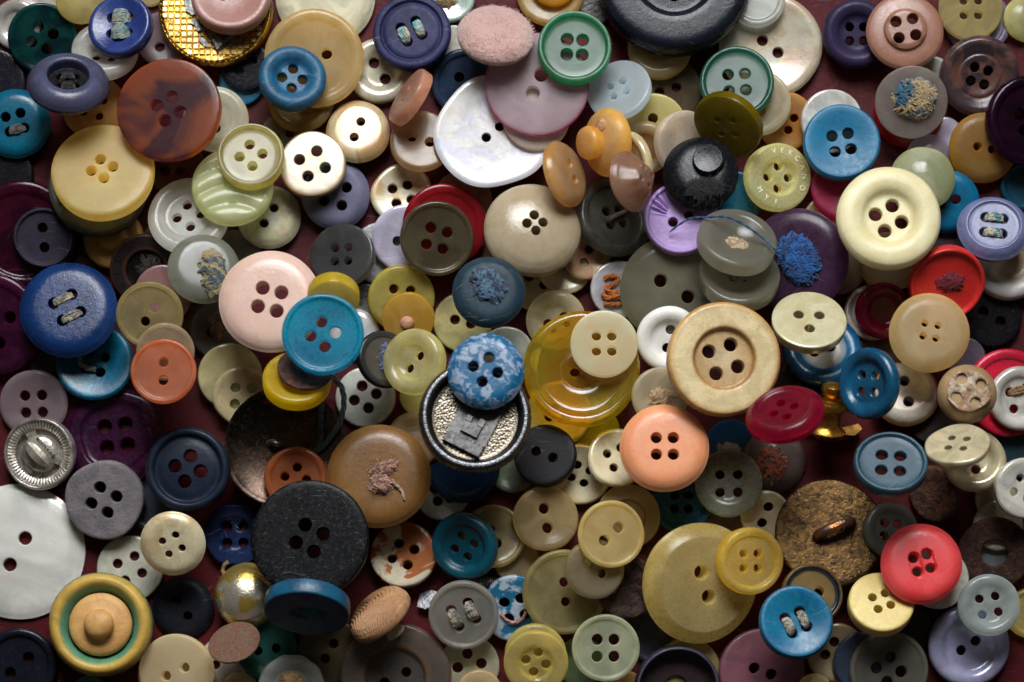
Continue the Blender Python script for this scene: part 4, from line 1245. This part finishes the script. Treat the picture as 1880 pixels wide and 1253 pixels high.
def iron_cord(o, it, rng):
    V, F = [], []
    p1 = [(-14, 6, 22), (10, -2, 22), (34, -12, 20), (58, -8, 20), (82, 16, 22), (100, 44, 30), (108, 76, 38), (104, 106, 40), (88, 128, 36)]
    p2 = [(-6, 4, 18), (26, -16, 16), (52, -14, 16), (64, 12, 18), (66, 56, 22), (70, 100, 26), (84, 132, 28)]
    strand(V, F, p1, 5.2, 3, .12)
    strand(V, F, p2, 4.8, 3, .12)
    fuzz(V, F, rng, (70, 30, 20), 40, 60, 12, 50, 14, .25)
    mesh_obj('cord', V, F, mat('thread', (46, 54, 56), (26, 32, 34), ms=9, dirt=.1), o)


B(6, 523, 822, 112, 'plate', 'me', (74, 60, 50), None, 'large dark metal dish-shaped button with black cord loop', name='metal_button', T=18, c2=(24, 21, 20), rough=.22, dirt=.3, dcol=(150, 108, 88), bump=.07, metal=.85, ms=1.1, sharp=25, tilt=(6, 60), wob=.006,
  parts=[part('wire_loop', iron_loop, mat('me', (190, 186, 180), (100, 96, 92), rough=.2), 60), iron_cord])
B(5, 671, 730, 55, 'flat', 'pe', (222, 222, 212), (4, 21, 10, 16), 'white pearl four hole button right of the black cord loop', T=12, rough=.3)
B(7, 545, 697, 63, 'dish', 'tr', (216, 188, 60), None, 'bright yellow translucent button under the rusty disc', name='yellow_button', T=24, tilt=(34, 84), c2=(206, 170, 40), rough=.2)
B(8, 561, 677, 52, 'flat', 'rust', (104, 66, 56), None, 'small rusty disc between yellow and bright blue buttons', name='rusty_disc', cat='disc', T=6, tilt=(38, 80), c2=(66, 44, 46), ms=8)
B(4, 770, 727, 36, 'flat', 'tr', (212, 196, 106), None, 'yellow sliver left of the large silver button', name='yellow_button')
B(6, 756, 806, 53, 'dome', 'op', (196, 160, 122), None, 'tan glossy domed button between the brown and silver buttons', name='domed_button', T=30, rough=.2)
B(7, 543, 878, 58, 'rim', 'tr', (184, 112, 72), (4, 20, 8.5, 82), 'orange-brown translucent four hole button on the dark metal dish', T=16, c2=(168, 94, 56))
B(8, 695, 874, 96, 'saucer', 'op', (120, 84, 42), (2, 13, 10, 70), 'large olive-brown button with a pinkish wool thread bow', T=24, c2=(110, 76, 36), rough=.3, tilt=(5, 100), dirt=.12, dcol=(180, 150, 110),
  parts=[lambda o, it, rng: t_tuft(o, rng, (12, 12, it['T']), 24, 9, 12, ((190, 150, 130), (140, 96, 80)), n=9, rad=2.6, rot=24, fz=110, fl=18),
         lambda o, it, rng: t_tuft(o, rng, (6, -16, it['T']), 20, 16, 16, ((186, 146, 128), (134, 92, 78)), n=12, rad=2.4, fz=130, fl=18, name='wool_knot'),
         lined([(2, -2, 8), (18, -12, 10), (34, -20, 6), (44, -32, 3), (48, -46, 2)], ((204, 176, 152), (150, 112, 94)), rad=2.6, name='thread_end')])
B(4, 812, 906, 50, 'flat', 'pe', (206, 208, 196), (4, 17, 9, 60), 'grey-white four hole button in shade right of the olive-brown one', T=12)
B(5, 850, 856, 68, 'rim', 'op', (16, 44, 84), None, 'deep navy button in shade under the large silver one', name='navy_button', T=18)


def square_emblem(it, rng):
    z = it['T'] * .5
    M = Matrix.Rotation(math.radians(-27), 3, 'Z')
    V, F = [], []

    def add(x0, y0, x1, y1, h, ins=.06):
        v, f = extrude([(x0, y0), (x1, y0), (x1, y1), (x0, y1)], z - 1, z + h, ins)
        k = len(V)
        V.extend(tuple(M @ Vector(p)) for p in v)
        F.extend(tuple(i + k for i in g) for g in f)
    add(-34, -66, 42, 46, 3.5, .02)
    add(-34, -66, 42, -46, 12)
    for k in range(9):
        add(-30 + k * 8, -45.5, -25 + k * 8, -41, 8, .25)
    add(-14, -36, 22, -14, 12, .1)
    add(-14, -14, -2, -2, 11, .12)
    add(10, -14, 22, 2, 11, .12)
    add(36, -46, 42, 46, 8)
    return V, F


SIL2 = mat('me', (120, 118, 116), (92, 92, 96), rough=.3, dirt=.3, dcol=(34, 34, 38), ms=5, bump=.04)
B(8, 872, 766, 104, 'tray', 'me', (190, 178, 158), (1, 0, 1.5, 0), 'large silver button with hammered floor and square emblem', name='emblem_button', T=36, c2=(128, 118, 104), tilt=(9, 70), pebble=(4.6, 77, 2.2), rough=.25, dirt=.6, dcol=(40, 38, 38), sharp=60,
  rad=[(0, (122, 114, 102)), (.74, (118, 110, 98)), (.79, (70, 70, 74)), (.9, (124, 126, 132)), (1, (84, 82, 82))], bump=.14, parts=part('emblem', square_emblem, SIL2, 30))
B(9, 892, 681, 71, 'saucer', 'op', (8, 88, 142), (4, 23, 10, 75), 'blue and white marbled four hole button on the silver one', T=24, c2=(140, 154, 176), tilt=(6, 110), ms=6.5, lo=.47, hi=.62, rough=.36, dirt=.05, scr=.6)

# ---- bottom left
B(5, 33, 1013, 124, 'saucer', 'pe', (250, 247, 240), (2, 28, 12.5, 60), 'very large white banded shell two hole button at the left edge', T=14, c2=(222, 222, 214), wob=.006, rough=.2, ms=.9, dirt=.06, bump=.03)
B(5, 239, 1044, 61, 'flat', 'pe', (216, 214, 198), (4, 24, 9, 69), 'pale shell four hole button above the yellow-green ring', T=12)
B(7, 317, 999, 60, 'saucer', 'pe', (226, 214, 180), (4, 19, 6.8, 70), 'ivory shell four hole button with brown freckles, lower left', T=16, c2=(204, 184, 140), dirt=.6, dcol=(140, 96, 44), rough=.34)
B(6, 336, 1116, 57, 'saucer', 'op', (26, 29, 38), (2, 18, 8, -58), 'black two hole button right of the yellow-green ring', T=16, rough=.4, sss=0, scr=.5)
B(6, 432, 982, 58, 'well', 'op', (22, 38, 84), (4, 21, 9, 45), 'navy blue four hole button left of the big black scratched one', T=20, c2=(16, 28, 64), rough=.28, scr=.6, flutes=(6, .02, 0))
B(3, 165, 1276, 36, 'flat', 'op', (60, 110, 100), None, 'greenish sliver at the bottom edge under the yellow-green ring', name='green_button')


def ring_knob(it, rng):
    return shift(lathe([(58, 1), (58.5, 8), (57, 14), (52, 18), (44, 20), (32, 20.5), (27, 24), (27.5, 32), (26, 40), (21, 46), (12, 50), (3, 51)], 56), 0, 0, it['T'] * .28)


B(8, 184, 1147, 96, 'goblet', 'op', (214, 178, 84), None, 'yellow and green ring button with tan knob centre, bottom left', name='ring_button', T=36, rad=[(0, (14, 16, 22)), (.615, (18, 22, 32)), (.65, (90, 150, 120)), (.73, (104, 160, 124)), (.79, (214, 178, 86)), (.95, (206, 168, 74)), (.99, (110, 130, 86)), (1, (90, 110, 84))], rough=.4, dirt=.35, tilt=(2, 90),
  parts=part('knob', ring_knob, mat('op', (222, 174, 104), (206, 152, 88), rough=.42, dirt=.35, dcol=(190, 120, 90), bump=.25), 50))
B(8, 451, 1090, 61, 'ball', 'me', (206, 178, 90), None, 'worn gold ball button showing white patches, bottom left', name='domed_button', T=52, c2=(214, 206, 186), ms=1.5, lo=.52, hi=.57, rough=.2, metal=.78, dirt=.7, dcol=(120, 100, 40), parts=lined([(-40, 34, -6), (-46, 46, 2), (-42, 56, 6), (-36, 62, 4)], ((170, 146, 96), (120, 98, 60)), rad=3.2))
B(5, 36, 1222, 69, 'rim', 'op', (22, 26, 38), (2, 22, 10, 40), 'black two hole button with polished rim in the bottom left corner', T=22, rough=.2, sss=0)
B(5, 411, 1216, 46, 'flat', 'pe', (196, 188, 176), (2, 15, 8, 200), 'dull white button under the copper oval, bottom edge', T=12)
B(6, 440, 1272, 36, 'dome', 'tr', (220, 206, 160), None, 'cream button end at the bottom edge left of the faceted clear one', name='cream_button', T=16)
B(6, 490, 1193, 56, 'dish', 'tr', (54, 112, 100), (2, 17, 8.5, 8), 'teal-green two hole button below the blue tilted one', T=16, rough=.2)
B(6.5, 322, 1242, 70, 'flat', 'tr', (212, 192, 158), None, 'cream disc directly beneath the beige two hole button, bottom edge', name='cream_button', T=12)
B(7, 324, 1233, 69, 'flat', 'tr', (228, 206, 170), (2, 19, 9, 24), 'beige two hole button with a brown seam at the bottom edge', T=20, c2=(220, 194, 152), dirt=.3, dcol=(170, 110, 60), rough=.42)
B(8, 430, 1180, 49, 'flat', 'rust', (124, 74, 58), None, 'coppery oval disc with green corrosion, bottom left', name='copper_disc', cat='disc', T=5, tilt=(42, 108), c2=(98, 116, 96), ms=16, lo=.35, hi=.85, bump=.6)
B(7, 535, 1263, 61, 'rings', 'cl', (206, 208, 204), None, 'faceted clear pearly button with tan thread, bottom edge', name='threaded_button', T=18, flutes=(10, .012), trans=.35, rough=.1, parts=tufted((0, 8), 24, 18, 10, ((190, 150, 96), (140, 104, 62)), n=14, rad=2.4, fz=40))
B(5, 605, 1196, 61, 'flat', 'tr', (134, 116, 78), (2, 16, 9, 240), 'dark olive-beige button under the ribbed tan oval', T=14)
B(9, 569, 990, 109, 'flat', 'op', (15, 16, 19), (4, 26, 12, 18), 'very large black scratched four hole button, lower left of centre', T=22, tilt=(6, 95), rough=.34, c2=(10, 11, 13), scr=.28, dirt=.8, dcol=(84, 84, 82), sss=0)
B(10, 564, 1117, 79, 'sharp', 'op', (20, 88, 132), None, 'blue button standing on edge with teal thread, under the black scratched one', name='threaded_button', T=32, tilt=(60, -94), rough=.35, c2=(14, 66, 106), parts=tufted((6, 0), 34, 16, 6, ((16, 110, 126), (10, 70, 84)), n=16, rad=2.2, fz=40))
B(7, 741, 1019, 61, 'flat', 'pe', (226, 216, 190), (4, 22, 9, 22), 'white pearl four hole button with orange-brown bark patches', T=22, c2=(178, 108, 48), ms=1.6, lo=.5, hi=.57, tilt=(8, 100), rough=.2)


def white_stalk(it, rng):
    return shift(lathe([(20, -34), (17, -24), (13, -14), (14, -2), (18, 4)], 24), 0, 0, 0)


B(9, 690, 1120, 64, [(0, 1), (.3, .99), (.55, .95), (.75, .85), (.88, .7), (.96, .52), (1, .36)], 'matte', (182, 138, 98), None, 'tan ribbed cord-covered button tipped on edge, bottom centre', name='ribbed_button', T=44, tilt=(67, 130), N=200, dense=True, c2=(164, 120, 82), rough=.6, tall=1, dirt=.2, zfun=lambda x, y: 1.7 * np.cos(.84 * (x * math.cos(math.radians(40)) + y * math.sin(math.radians(40))) + .012 * (y * math.cos(math.radians(40)) - x * math.sin(math.radians(40))) ** 2),
  parts=part('shank', white_stalk, mat('op', (214, 196, 160), dirt=.2), 50))
B(5, 905, 985, 59, 'thinrim', 'cl', (190, 172, 122), (2, 15, 10, -66), 'beige glittery two hole button right of the dark teal one', T=14, trans=.3, dirt=.5, dcol=(220, 200, 140))
B(7, 852, 1004, 63, 'bowlw', 'op', (6, 80, 98), (4, 20, 8, 15), 'dark teal four hole button leaning, lower centre', T=20, tilt=(24, 215), rough=.3, c2=(4, 66, 84), sss=.05)


def coil(R, T, rng):
    V, F = [], []
    p = [(-26 + k * .5, 11 * math.cos(k * .78), 13 + 11 * math.sin(k * .78)) for k in range(100)]
    tube(V, F, p, 1.9, 5)
    return V, F


B(4, 893, 1071, 26, 'flat', 'me', (150, 152, 156), None, 'small steel spring coil above the clear threaded button', name='steel_spring', cat='spring', T=24, geo=coil, rough=.25, sharp=70)
B(5, 788, 1100, 24, 'flat', 'me', (170, 172, 176), None, 'bent bit of shiny foil left of the clear threaded button', name='foil_scrap', cat='foil', T=6, tilt=(28, 120), geo=lambda R, T, rng: extrude([(-22, -14), (-6, -20), (20, -10), (24, 8), (4, 18), (-18, 12)], 0, 4), rough=.25)
B(8, 851, 1129, 64, 'thinrim', 'cl', (166, 160, 150), (4, 24, 10, 70), 'clear greyish button with two twisted grey thread stitches, bottom centre', T=18, trans=.35, rough=.16, parts=stitched([(1, 2), (3, 0)], ((176, 164, 142), (84, 92, 90)), n=7, rad=2.4, lift=6, spread=8))
B(6, 862, 1222, 55, 'flat', 'tr', (228, 220, 190), (4, 22, 10, 100), 'creamy white four hole button below the clear threaded one', T=13)
B(7, 880, 1272, 42, 'flat', 'tr', (214, 188, 146), None, 'tan button edge at the bottom below the creamy white one', name='tan_button', T=16, dirt=.5)
B(5, 945, 1117, 62, 'flat', 'op', (34, 102, 152), (4, 22, 10, 60), 'blue button with frosty white marbling and a pinkish thread', T=14, c2=(168, 182, 196), ms=2.6, lo=.5, hi=.58, parts=lined([(-26, -8, 2), (-14, -20, 5), (4, -24, 5), (16, -14, 6), (20, -4, 3)], ((210, 160, 140), (170, 110, 100)), rad=2.6))
B(7, 726, 1244, 102, 'well', 'tr', (130, 110, 94), (2, 22, 9, 25), 'large taupe translucent ring button at the bottom edge', T=24, c2=(108, 90, 78), rad=[(0, (104, 92, 84)), (.5, (98, 86, 78)), (.6, (150, 118, 86)), (.7, (118, 102, 90)), (1, (132, 112, 98))], trans=.1, rough=.25)

# ---- bottom centre
B(6, 1002, 952, 60, 'dish', 'tr', (196, 172, 122), (2, 18, 10, -80), 'beige translucent dished two hole button under the cream pearl one', T=18, rough=.2, trans=.2)
B(6, 1153, 949, 59, 'well', 'tr', (218, 196, 142), None, 'cream button with a brown ring line behind the pale honey two hole one', name='cream_button', T=14, rad=[(0, (214, 190, 140)), (.5, (210, 184, 132)), (.54, (170, 116, 56)), (.58, (218, 196, 144)), (1, (214, 192, 138))])
B(6, 1037, 1087, 78, 'thinrim', 'tr', (168, 156, 106), (2, 18, 9, 95), 'olive-beige horn two hole button, lower centre', T=20, c2=(146, 132, 88), trans=.2)
B(7, 1092, 1045, 55, 'dish', 'tr', (176, 160, 126), (2, 17, 9, 150), 'greyish-tan horn button between olive-beige and pale honey ones', T=18, tilt=(14, -10), trans=.25)


def rosette(x, y):
    r = np.hypot(x, y)
    a = np.arctan2(y, x)
    return 6.0 * np.exp(-((r - 20) / 10.0) ** 2) * (np.cos(5 * a) * .7 + .3) - 3.0 * np.exp(-((r - 38) / 6.0) ** 2) + 1.2 * np.sin(x * .5) * np.sin(y * .43)


B(6, 1152, 1079, 58, 'dish', 'rust', (78, 54, 46), (2, 24, 6, 20), 'dark rusted button with a raised rosette, lower centre', T=18, c2=(44, 32, 32), dense=True, zfun=rosette, ms=4, N=96, tilt=(13, -60))
B(8, 1122, 981, 62, 'thinrim', 'cl', (222, 200, 138), (2, 18, 10, 42), 'pale honey two hole button with smoky flecks, lower centre', T=14, trans=.3, c2=(206, 180, 118), dirt=.5, dcol=(96, 86, 66))
B(7, 1289, 1072, 112, 'taper', 'tr', (214, 196, 134), (2, 24, 13, -70), 'very large pale olive-yellow horn two hole button', T=36, tilt=(20, -22), c2=(200, 178, 114), trans=.2, rough=.26)
B(9, 1377, 1030, 62, 'rim', 'tr', (220, 194, 112), (4, 19, 8, 45), 'yellow four hole button lying on the very large olive-yellow one', T=28, tilt=(14, -12), c2=(208, 178, 92), rough=.22, trans=.15)
B(5, 1066, 1216, 46, 'flat', 'op', (100, 120, 84), None, 'dull green button showing left of the clear cream four hole one', name='green_button', T=12)
B(7, 983, 1202, 57, 'rim', 'tr', (206, 192, 126), None, 'yellowish button directly beneath the thick yellow four hole one', name='yellow_button', T=16)
B(8, 984, 1216, 59, 'well', 'cl', (212, 194, 120), (4, 19, 9, 77), 'thick yellow translucent four hole button at the bottom', T=18, trans=.3)
B(8, 1112, 1190, 62, 'thinrim', 'cl', (204, 208, 174), (4, 22, 10.5, 45), 'clear cream-green four hole button at the bottom', T=18, trans=.3, rough=.18, tilt=(5, -30))
B(4, 1150, 1266, 34, 'flat', 'tr', (206, 160, 98), None, 'tan sliver at the bottom edge left of the dark cup button', name='tan_button')
B(5, 1262, 1232, 61, 'flat', 'tr', (196, 178, 120), None, 'beige button half hidden behind the dark cup button', name='beige_button', T=14)
B(7, 1243, 1263, 78, 'cup', 'op', (58, 48, 54), (1, 0, 20, 0), 'dark cup-shaped button with a blue-grey rim at the bottom', T=38, name='cup_button', rough=.3, sss=0, rad=[(0, (52, 40, 42)), (.85, (54, 42, 46)), (.93, (84, 82, 104)), (1, (44, 42, 54))])
B(6, 1399, 1233, 80, 'flat', 'op', (120, 72, 82), (2, 17, 10, -20), 'dusky plum two hole button at the bottom under the blue threaded one', T=18, rough=.4, c2=(104, 62, 74))

# ---- right, lower
B(4, 1480, 702, 51, 'flat', 'op', (52, 34, 34), None, 'dark brown button in shade under the blue and pearl button', name='dark_button')
B(7, 1510, 641, 73, 'bowl', 'op', (24, 94, 150), (2, 16, 9, 20), 'blue button with white sunken centre under the cream tilted one', T=20, tilt=(24, 84), rad=[(0, (212, 206, 190)), (.46, (206, 204, 196)), (.56, (150, 176, 190)), (.62, (26, 96, 152)), (1, (20, 84, 140))], rough=.22)
B(8, 1485, 592, 69, 'sharp', 'pe', (214, 206, 172), (3, 22, 9.5, -92), 'cream pearl three hole button tilted, under the large purple one', T=18, tilt=(36, 88), c2=(202, 192, 150))


def brass_spool(R, T, rng):
    V, F = lathe([(20, -48), (27, -42), (36, -36), (37, -33), (34, -31), (27, -26), (24, -18), (23.5, -4), (24, 8), (26, 11), (34, 12), (35, 14), (35, 22), (34, 24), (24, 25), (17, 27), (17, 33), (21, 38), (23, 45), (21, 52), (14, 57), (4, 59)], 120, flute=(11, 12, 40, .022))
    return [(v[0], v[1], v[2]) for v in V], F


B(5, 1518, 790, 44, 'flat', 'me', (150, 108, 52), None, 'flat brass bar with a bent end below the brass spool stud', name='brass_bar', cat='bar', T=12, tilt=(16, 80), geo=lambda R, T, rng: extrude([(-60, 10), (-58, 22), (30, 4), (60, 12), (66, 2), (52, -12), (28, -10)], 0, 11, .03), c2=(92, 62, 28), rough=.4, dirt=.7)
B(7, 1526, 738, 40, 'flat', 'me', (206, 160, 72), None, 'brass spool-shaped stud with a knurled collar', name='brass_stud', cat='stud', T=36, tilt=(66, 82), geo=brass_spool, c2=(170, 120, 44), rough=.22, dirt=.4, tall=1)
B(5, 1405, 946, 46, 'dish', 'pe', (214, 206, 178), (2, 16, 9, 70), 'white shell button left of the coarse gold metal one', T=12)
B(9, 1440, 756, 73, [(0, .76), (.3, .76), (.55, .8), (.68, .86), (.74, .98), (.8, .96), (.9, .74), (1, .46)], 'tr', (142, 32, 52), (4, 20, 8, 20), 'crimson four hole button tipped steeply beside the brass stud', T=24, tilt=(46, 112), c2=(120, 22, 44), rough=.2, trans=.08)
B(8, 1593, 705, 66, 'bowlw', 'op', (18, 82, 128), (4, 22, 8.5, 40), 'steel-blue four hole button tilted beside the brass stud', T=20, tilt=(46, 184), c2=(14, 66, 106), rough=.22)
B(4, 1712, 772, 43, 'flat', 'rust', (70, 54, 54), None, 'dark corroded lump behind the slate-teal four hole button', name='rusty_disc', cat='disc', T=14, tilt=(16, 150), c2=(46, 36, 40))
B(7, 1663, 722, 62, 'saucer', 'pe', (224, 218, 200), (2, 20, 9.5, -80), 'white shell two hole button with thick brown edge, right', T=30, tilt=(12, 100), c2=(210, 200, 180), rad=[(0, (222, 216, 200)), (.85, (224, 218, 204)), (.97, (190, 146, 80)), (1, (160, 110, 54))])
B(5, 1850, 722, 81, 'rim', 'op', (204, 24, 58), None, 'crimson-pink button behind the threaded pearl one, right edge', name='crimson_button', T=18, rough=.28)


def chipped(it, rng):
    V, F = button_geo(39, 7, 'flat', (4, 25, 10, 28), rng, N=48, wob=.03, zfun=lambda x, y: 2.2 * np.sin(x * .21 + 1) * np.sin(y * .19) + 1.4 * np.sin(x * .45 + y * .4), pitch=3.5)
    return shift((V, F), 0, 0, it['T'] - 4.5)


B(8, 1777, 721, 55, [(0, .93), (.3, .93), (.62, .93), (.68, .9), (.8, .78), (.92, .56), (.98, .36), (1, .2)], 'op', (178, 150, 110), None, 'tan domed four hole button with a rough white chipped centre', name='four_hole_button', T=44, rough=.3, c2=(158, 130, 92), parts=part('chipped_centre', chipped, mat('matte', (222, 206, 184), (176, 136, 100), rough=.5, ms=5, dirt=.8, dcol=(120, 74, 46), bump=.8), 60), tilt=(6, 130))
B(7, 1873, 732, 59, 'bowlw', 'pe', (222, 218, 208), (4, 22, 8.5, 60), 'white pearl button with tan thread stitch at the right edge', T=16, rough=.2, parts=stitched([(0, 1)], ((170, 132, 90), (128, 94, 60)), n=5, rad=2.4, lift=5))
B(5, 1836, 916, 46, 'flat', 'pe', (214, 200, 160), None, 'cream edge under the white four hole button, right edge', name='cream_button')
B(7, 1790, 846, 58, 'bowl', 'pe', (222, 212, 172), (2, 16, 8.5, -85), 'ivory glossy button under the tilted shell, right', T=24, tilt=(10, 100), rough=.16)
B(8, 1758, 818, 59, 'flat', 'pe', (222, 208, 170), (4, 20, 7, 30), 'cream shell button tilted steeply on the ivory glossy one', T=12, tilt=(50, 106), dirt=.4, wob=.02)
B(7, 1879, 897, 56, 'dish', 'pe', (230, 226, 214), (4, 20, 8, 20), 'white four hole button at the right edge', T=16)
B(6, 1714, 907, 52, 'dish', 'rust', (116, 74, 54), None, 'rusty brown button on edge below the slate-teal one', name='rusty_disc', cat='disc', T=14, tilt=(46, 196), c2=(70, 46, 38), ms=6)
B(8, 1637, 851, 68, 'thinrim', 'op', (44, 80, 96), (4, 24, 11, 40), 'slate-teal four hole button tilted, right', T=22, tilt=(32, 92), c2=(36, 68, 84), rough=.35, scr=.5, sss=.1)


def gold_loop(it, rng):
    V, F = [], []
    d = Vector((math.cos(math.radians(22)), math.sin(math.radians(22)), 0))
    p = [d * (-34 * math.cos(math.pi * k / 12)) + Vector((8, 6, it['T'] - 3 + 30 * math.sin(math.pi * k / 12) ** .8)) for k in range(13)]
    tube(V, F, p, 10.0, 10)
    return V, F


B(6, 1523, 980, 101, 'flat', 'me', (104, 78, 44), None, 'coarse brown-gold metal button back with a wire shank', name='metal_button', T=14, c2=(46, 36, 25), rough=.28, ms=7, lo=.3, hi=.75, dirt=.45, dcol=(58, 40, 24), bump=.26, wob=.008, tilt=(10, 95), parts=part('shank', gold_loop, mat('me', (188, 122, 62), (120, 118, 122), rough=.25, dirt=.3, ms=3, bump=.3), 60))
B(7, 1636, 973, 52, 'bowlw', 'tr', (106, 104, 94), (4, 17, 8.5, 40), 'dark grey four hole button behind the coral red one', T=16)
B(4, 1823, 1019, 31, 'flat', 'op', (112, 118, 120), None, 'grey disc seen through the rusty washer', name='grey_button', T=22)
B(5, 1832, 966, 46, 'dish', 'pe', (214, 206, 182), None, 'pearly cream edge above the rusty washer', name='pearl_button', T=12)
B(6, 1826, 1016, 67, 'washer', 'rust', (86, 52, 38), (1, 0, 25, 0), 'rusty brown washer with a big round hole, right edge', name='rusty_washer', cat='washer', T=9, c2=(52, 32, 28), ms=5)
B(7, 1721, 1062, 57, 'flat', 'op', (214, 210, 196), None, 'off-white button under the coral red one', name='white_button', T=16)
B(4, 1662, 1152, 51, 'flat', 'tr', (62, 56, 48), None, 'dark grey-brown button in shade below the pale yellow one', name='dark_button')
B(8, 1490, 1092, 57, 'thinrim', 'tr', (204, 172, 106), (2, 15, 9, 20), 'tan button with a navy blue ring line behind the blue stitched one', T=22, tilt=(12, 60), rad=[(0, (206, 176, 112)), (.72, (196, 164, 98)), (.77, (24, 50, 74)), (.87, (18, 42, 66)), (.93, (150, 118, 76)), (1, (150, 114, 74))])
B(5, 1535, 1199, 55, 'dish', 'pe', (182, 164, 132), (4, 20, 9, 100), 'brownish shell four hole button right of the plum one', T=14)
B(5, 1586, 1216, 56, 'flat', 'op', (52, 64, 82), None, 'slate-blue edge left of the grey four hole button, bottom right', name='slate_button', T=14)
B(6, 1497, 1272, 34, 'dome', 'tr', (222, 208, 150), None, 'pale yellow sliver at the bottom edge right of the plum button', name='cream_button', T=16)


def slots(x, y):
    k = np.zeros_like(x)
    for a0 in (60, 240):
        c = math.radians(a0)
        d = np.array([math.cos(math.radians(105)), math.sin(math.radians(105))])
        px, py = 12.7 * math.cos(math.radians(a0 - 45)), 12.7 * math.sin(math.radians(a0 - 45))
        dx, dy = x - px, y - py
        t = np.clip(dx * d[0] + dy * d[1], -13, 13)
        q = np.hypot(dx - t * d[0], dy - t * d[1])
        k = np.maximum(k, np.clip((11.5 - q) / 2.0, 0, 1))
    return -5.0 * k


B(8, 1617, 1109, 61, 'flat', 'op', (234, 214, 138), (4, 18, 8, 65), 'butter-yellow four hole button tilted under the coral red one', T=24, tilt=(27, 85), rough=.4, c2=(226, 202, 122), dirt=.3, dcol=(150, 90, 40), sss=.5)
B(9, 1692, 1035, 75, 'saucer', 'op', (238, 84, 86), (4, 18, 9, 60), 'coral red four hole button with two slots, lower right', T=22, c2=(232, 66, 70), rough=.36, tilt=(7, 95), dirt=.04, zfun=slots, pitch=2.6, sss=.3)
B(9, 1461, 1143, 68, 'slope', 'op', (0, 92, 144), (4, 21, 10, 70), 'blue scuffed button with two cream thread stitches, lower right', T=24, tilt=(10, 75), rough=.32, c2=(20, 112, 164), scr=.5, dirt=.3, dcol=(120, 170, 196), parts=stitched([(1, 2), (3, 0)], ((196, 188, 168), (110, 108, 100)), n=6, lift=5, spread=6.5))
B(7, 1779, 1186, 76, 'bowlw', 'pe', (176, 176, 206), (2, 16, 9.5, 32), 'large lilac-grey pearl two hole button, bottom right', T=20, c2=(160, 160, 194), rough=.16)
B(7, 1632, 1230, 72, 'thinrim', 'tr', (130, 124, 110), (4, 23, 11, 82), 'grey translucent four hole button at the bottom right edge', T=18, trans=.15)
B(6.5, 1892, 1126, 46, 'rim', 'tr', (214, 196, 120), None, 'yellow-cream button at the right edge near the bottom', name='cream_button', T=16)
B(8, 1816, 1111, 57, 'bowlw', 'cl', (190, 200, 196), (4, 21, 8.5, 55), 'pale bluish clear four hole button on the lilac-grey pearl', T=18, rough=.14, trans=.3, tilt=(6, 110))

# ---- half-hidden ones deep in the gaps
B(4, 950, 1032, 42, 'flat', 'tr', (170, 148, 104), None, 'dim tan button in the gap left of the olive-beige horn one', name='tan_button')
B(3, 1330, 948, 40, 'flat', 'op', (88, 60, 56), None, 'mauve-brown button deep below the clear grey four hole one', name='brown_button')
B(3, 950, 613, 40, 'dish', 'tr', (100, 20, 44), None, 'wine-red button glimpsed between slate threaded and amber buttons', name='wine_button')
B(3, 291, 441, 30, 'flat', 'op', (120, 118, 112), None, 'small grey sliver left of the white speckled button', name='grey_button')
B(4, 432, 472, 50, 'flat', 'tr', (122, 108, 96), None, 'taupe button in shade above the pale pink one', name='taupe_button')
B(5, 1882, 341, 46, 'rim', 'op', (10, 70, 104), None, 'dark petrol-blue button at the right edge above the lavender-blue one', name='blue_button')
B(4, 1871, 832, 46, 'flat', 'op', (40, 62, 70), None, 'dark slate button at the right edge above the white four hole one', name='slate_button')
B(4, 1772, 656, 36, 'flat', 'op', (92, 84, 98), None, 'grey-violet button behind the beige horn one', name='violet_button')
B(3, 1612, 652, 41, 'flat', 'op', (66, 44, 34), None, 'dark brown button above the white shell two hole one', name='brown_button')
B(3, 1200, 1172, 46, 'rim', 'op', (44, 48, 58), None, 'dark slate button left of the dark cup button', name='slate_button')
B(3, 892, 492, 41, 'flat', 'op', (60, 38, 26), None, 'dark brown button glimpsed below the putty dome', name='brown_button')

ITEMS.sort(key=lambda d: d['L'])
for _it in ITEMS:
    settle(_it)
for _i, _it in enumerate(ITEMS):
    build(_it, _i)
bpy.context.view_layer.update()
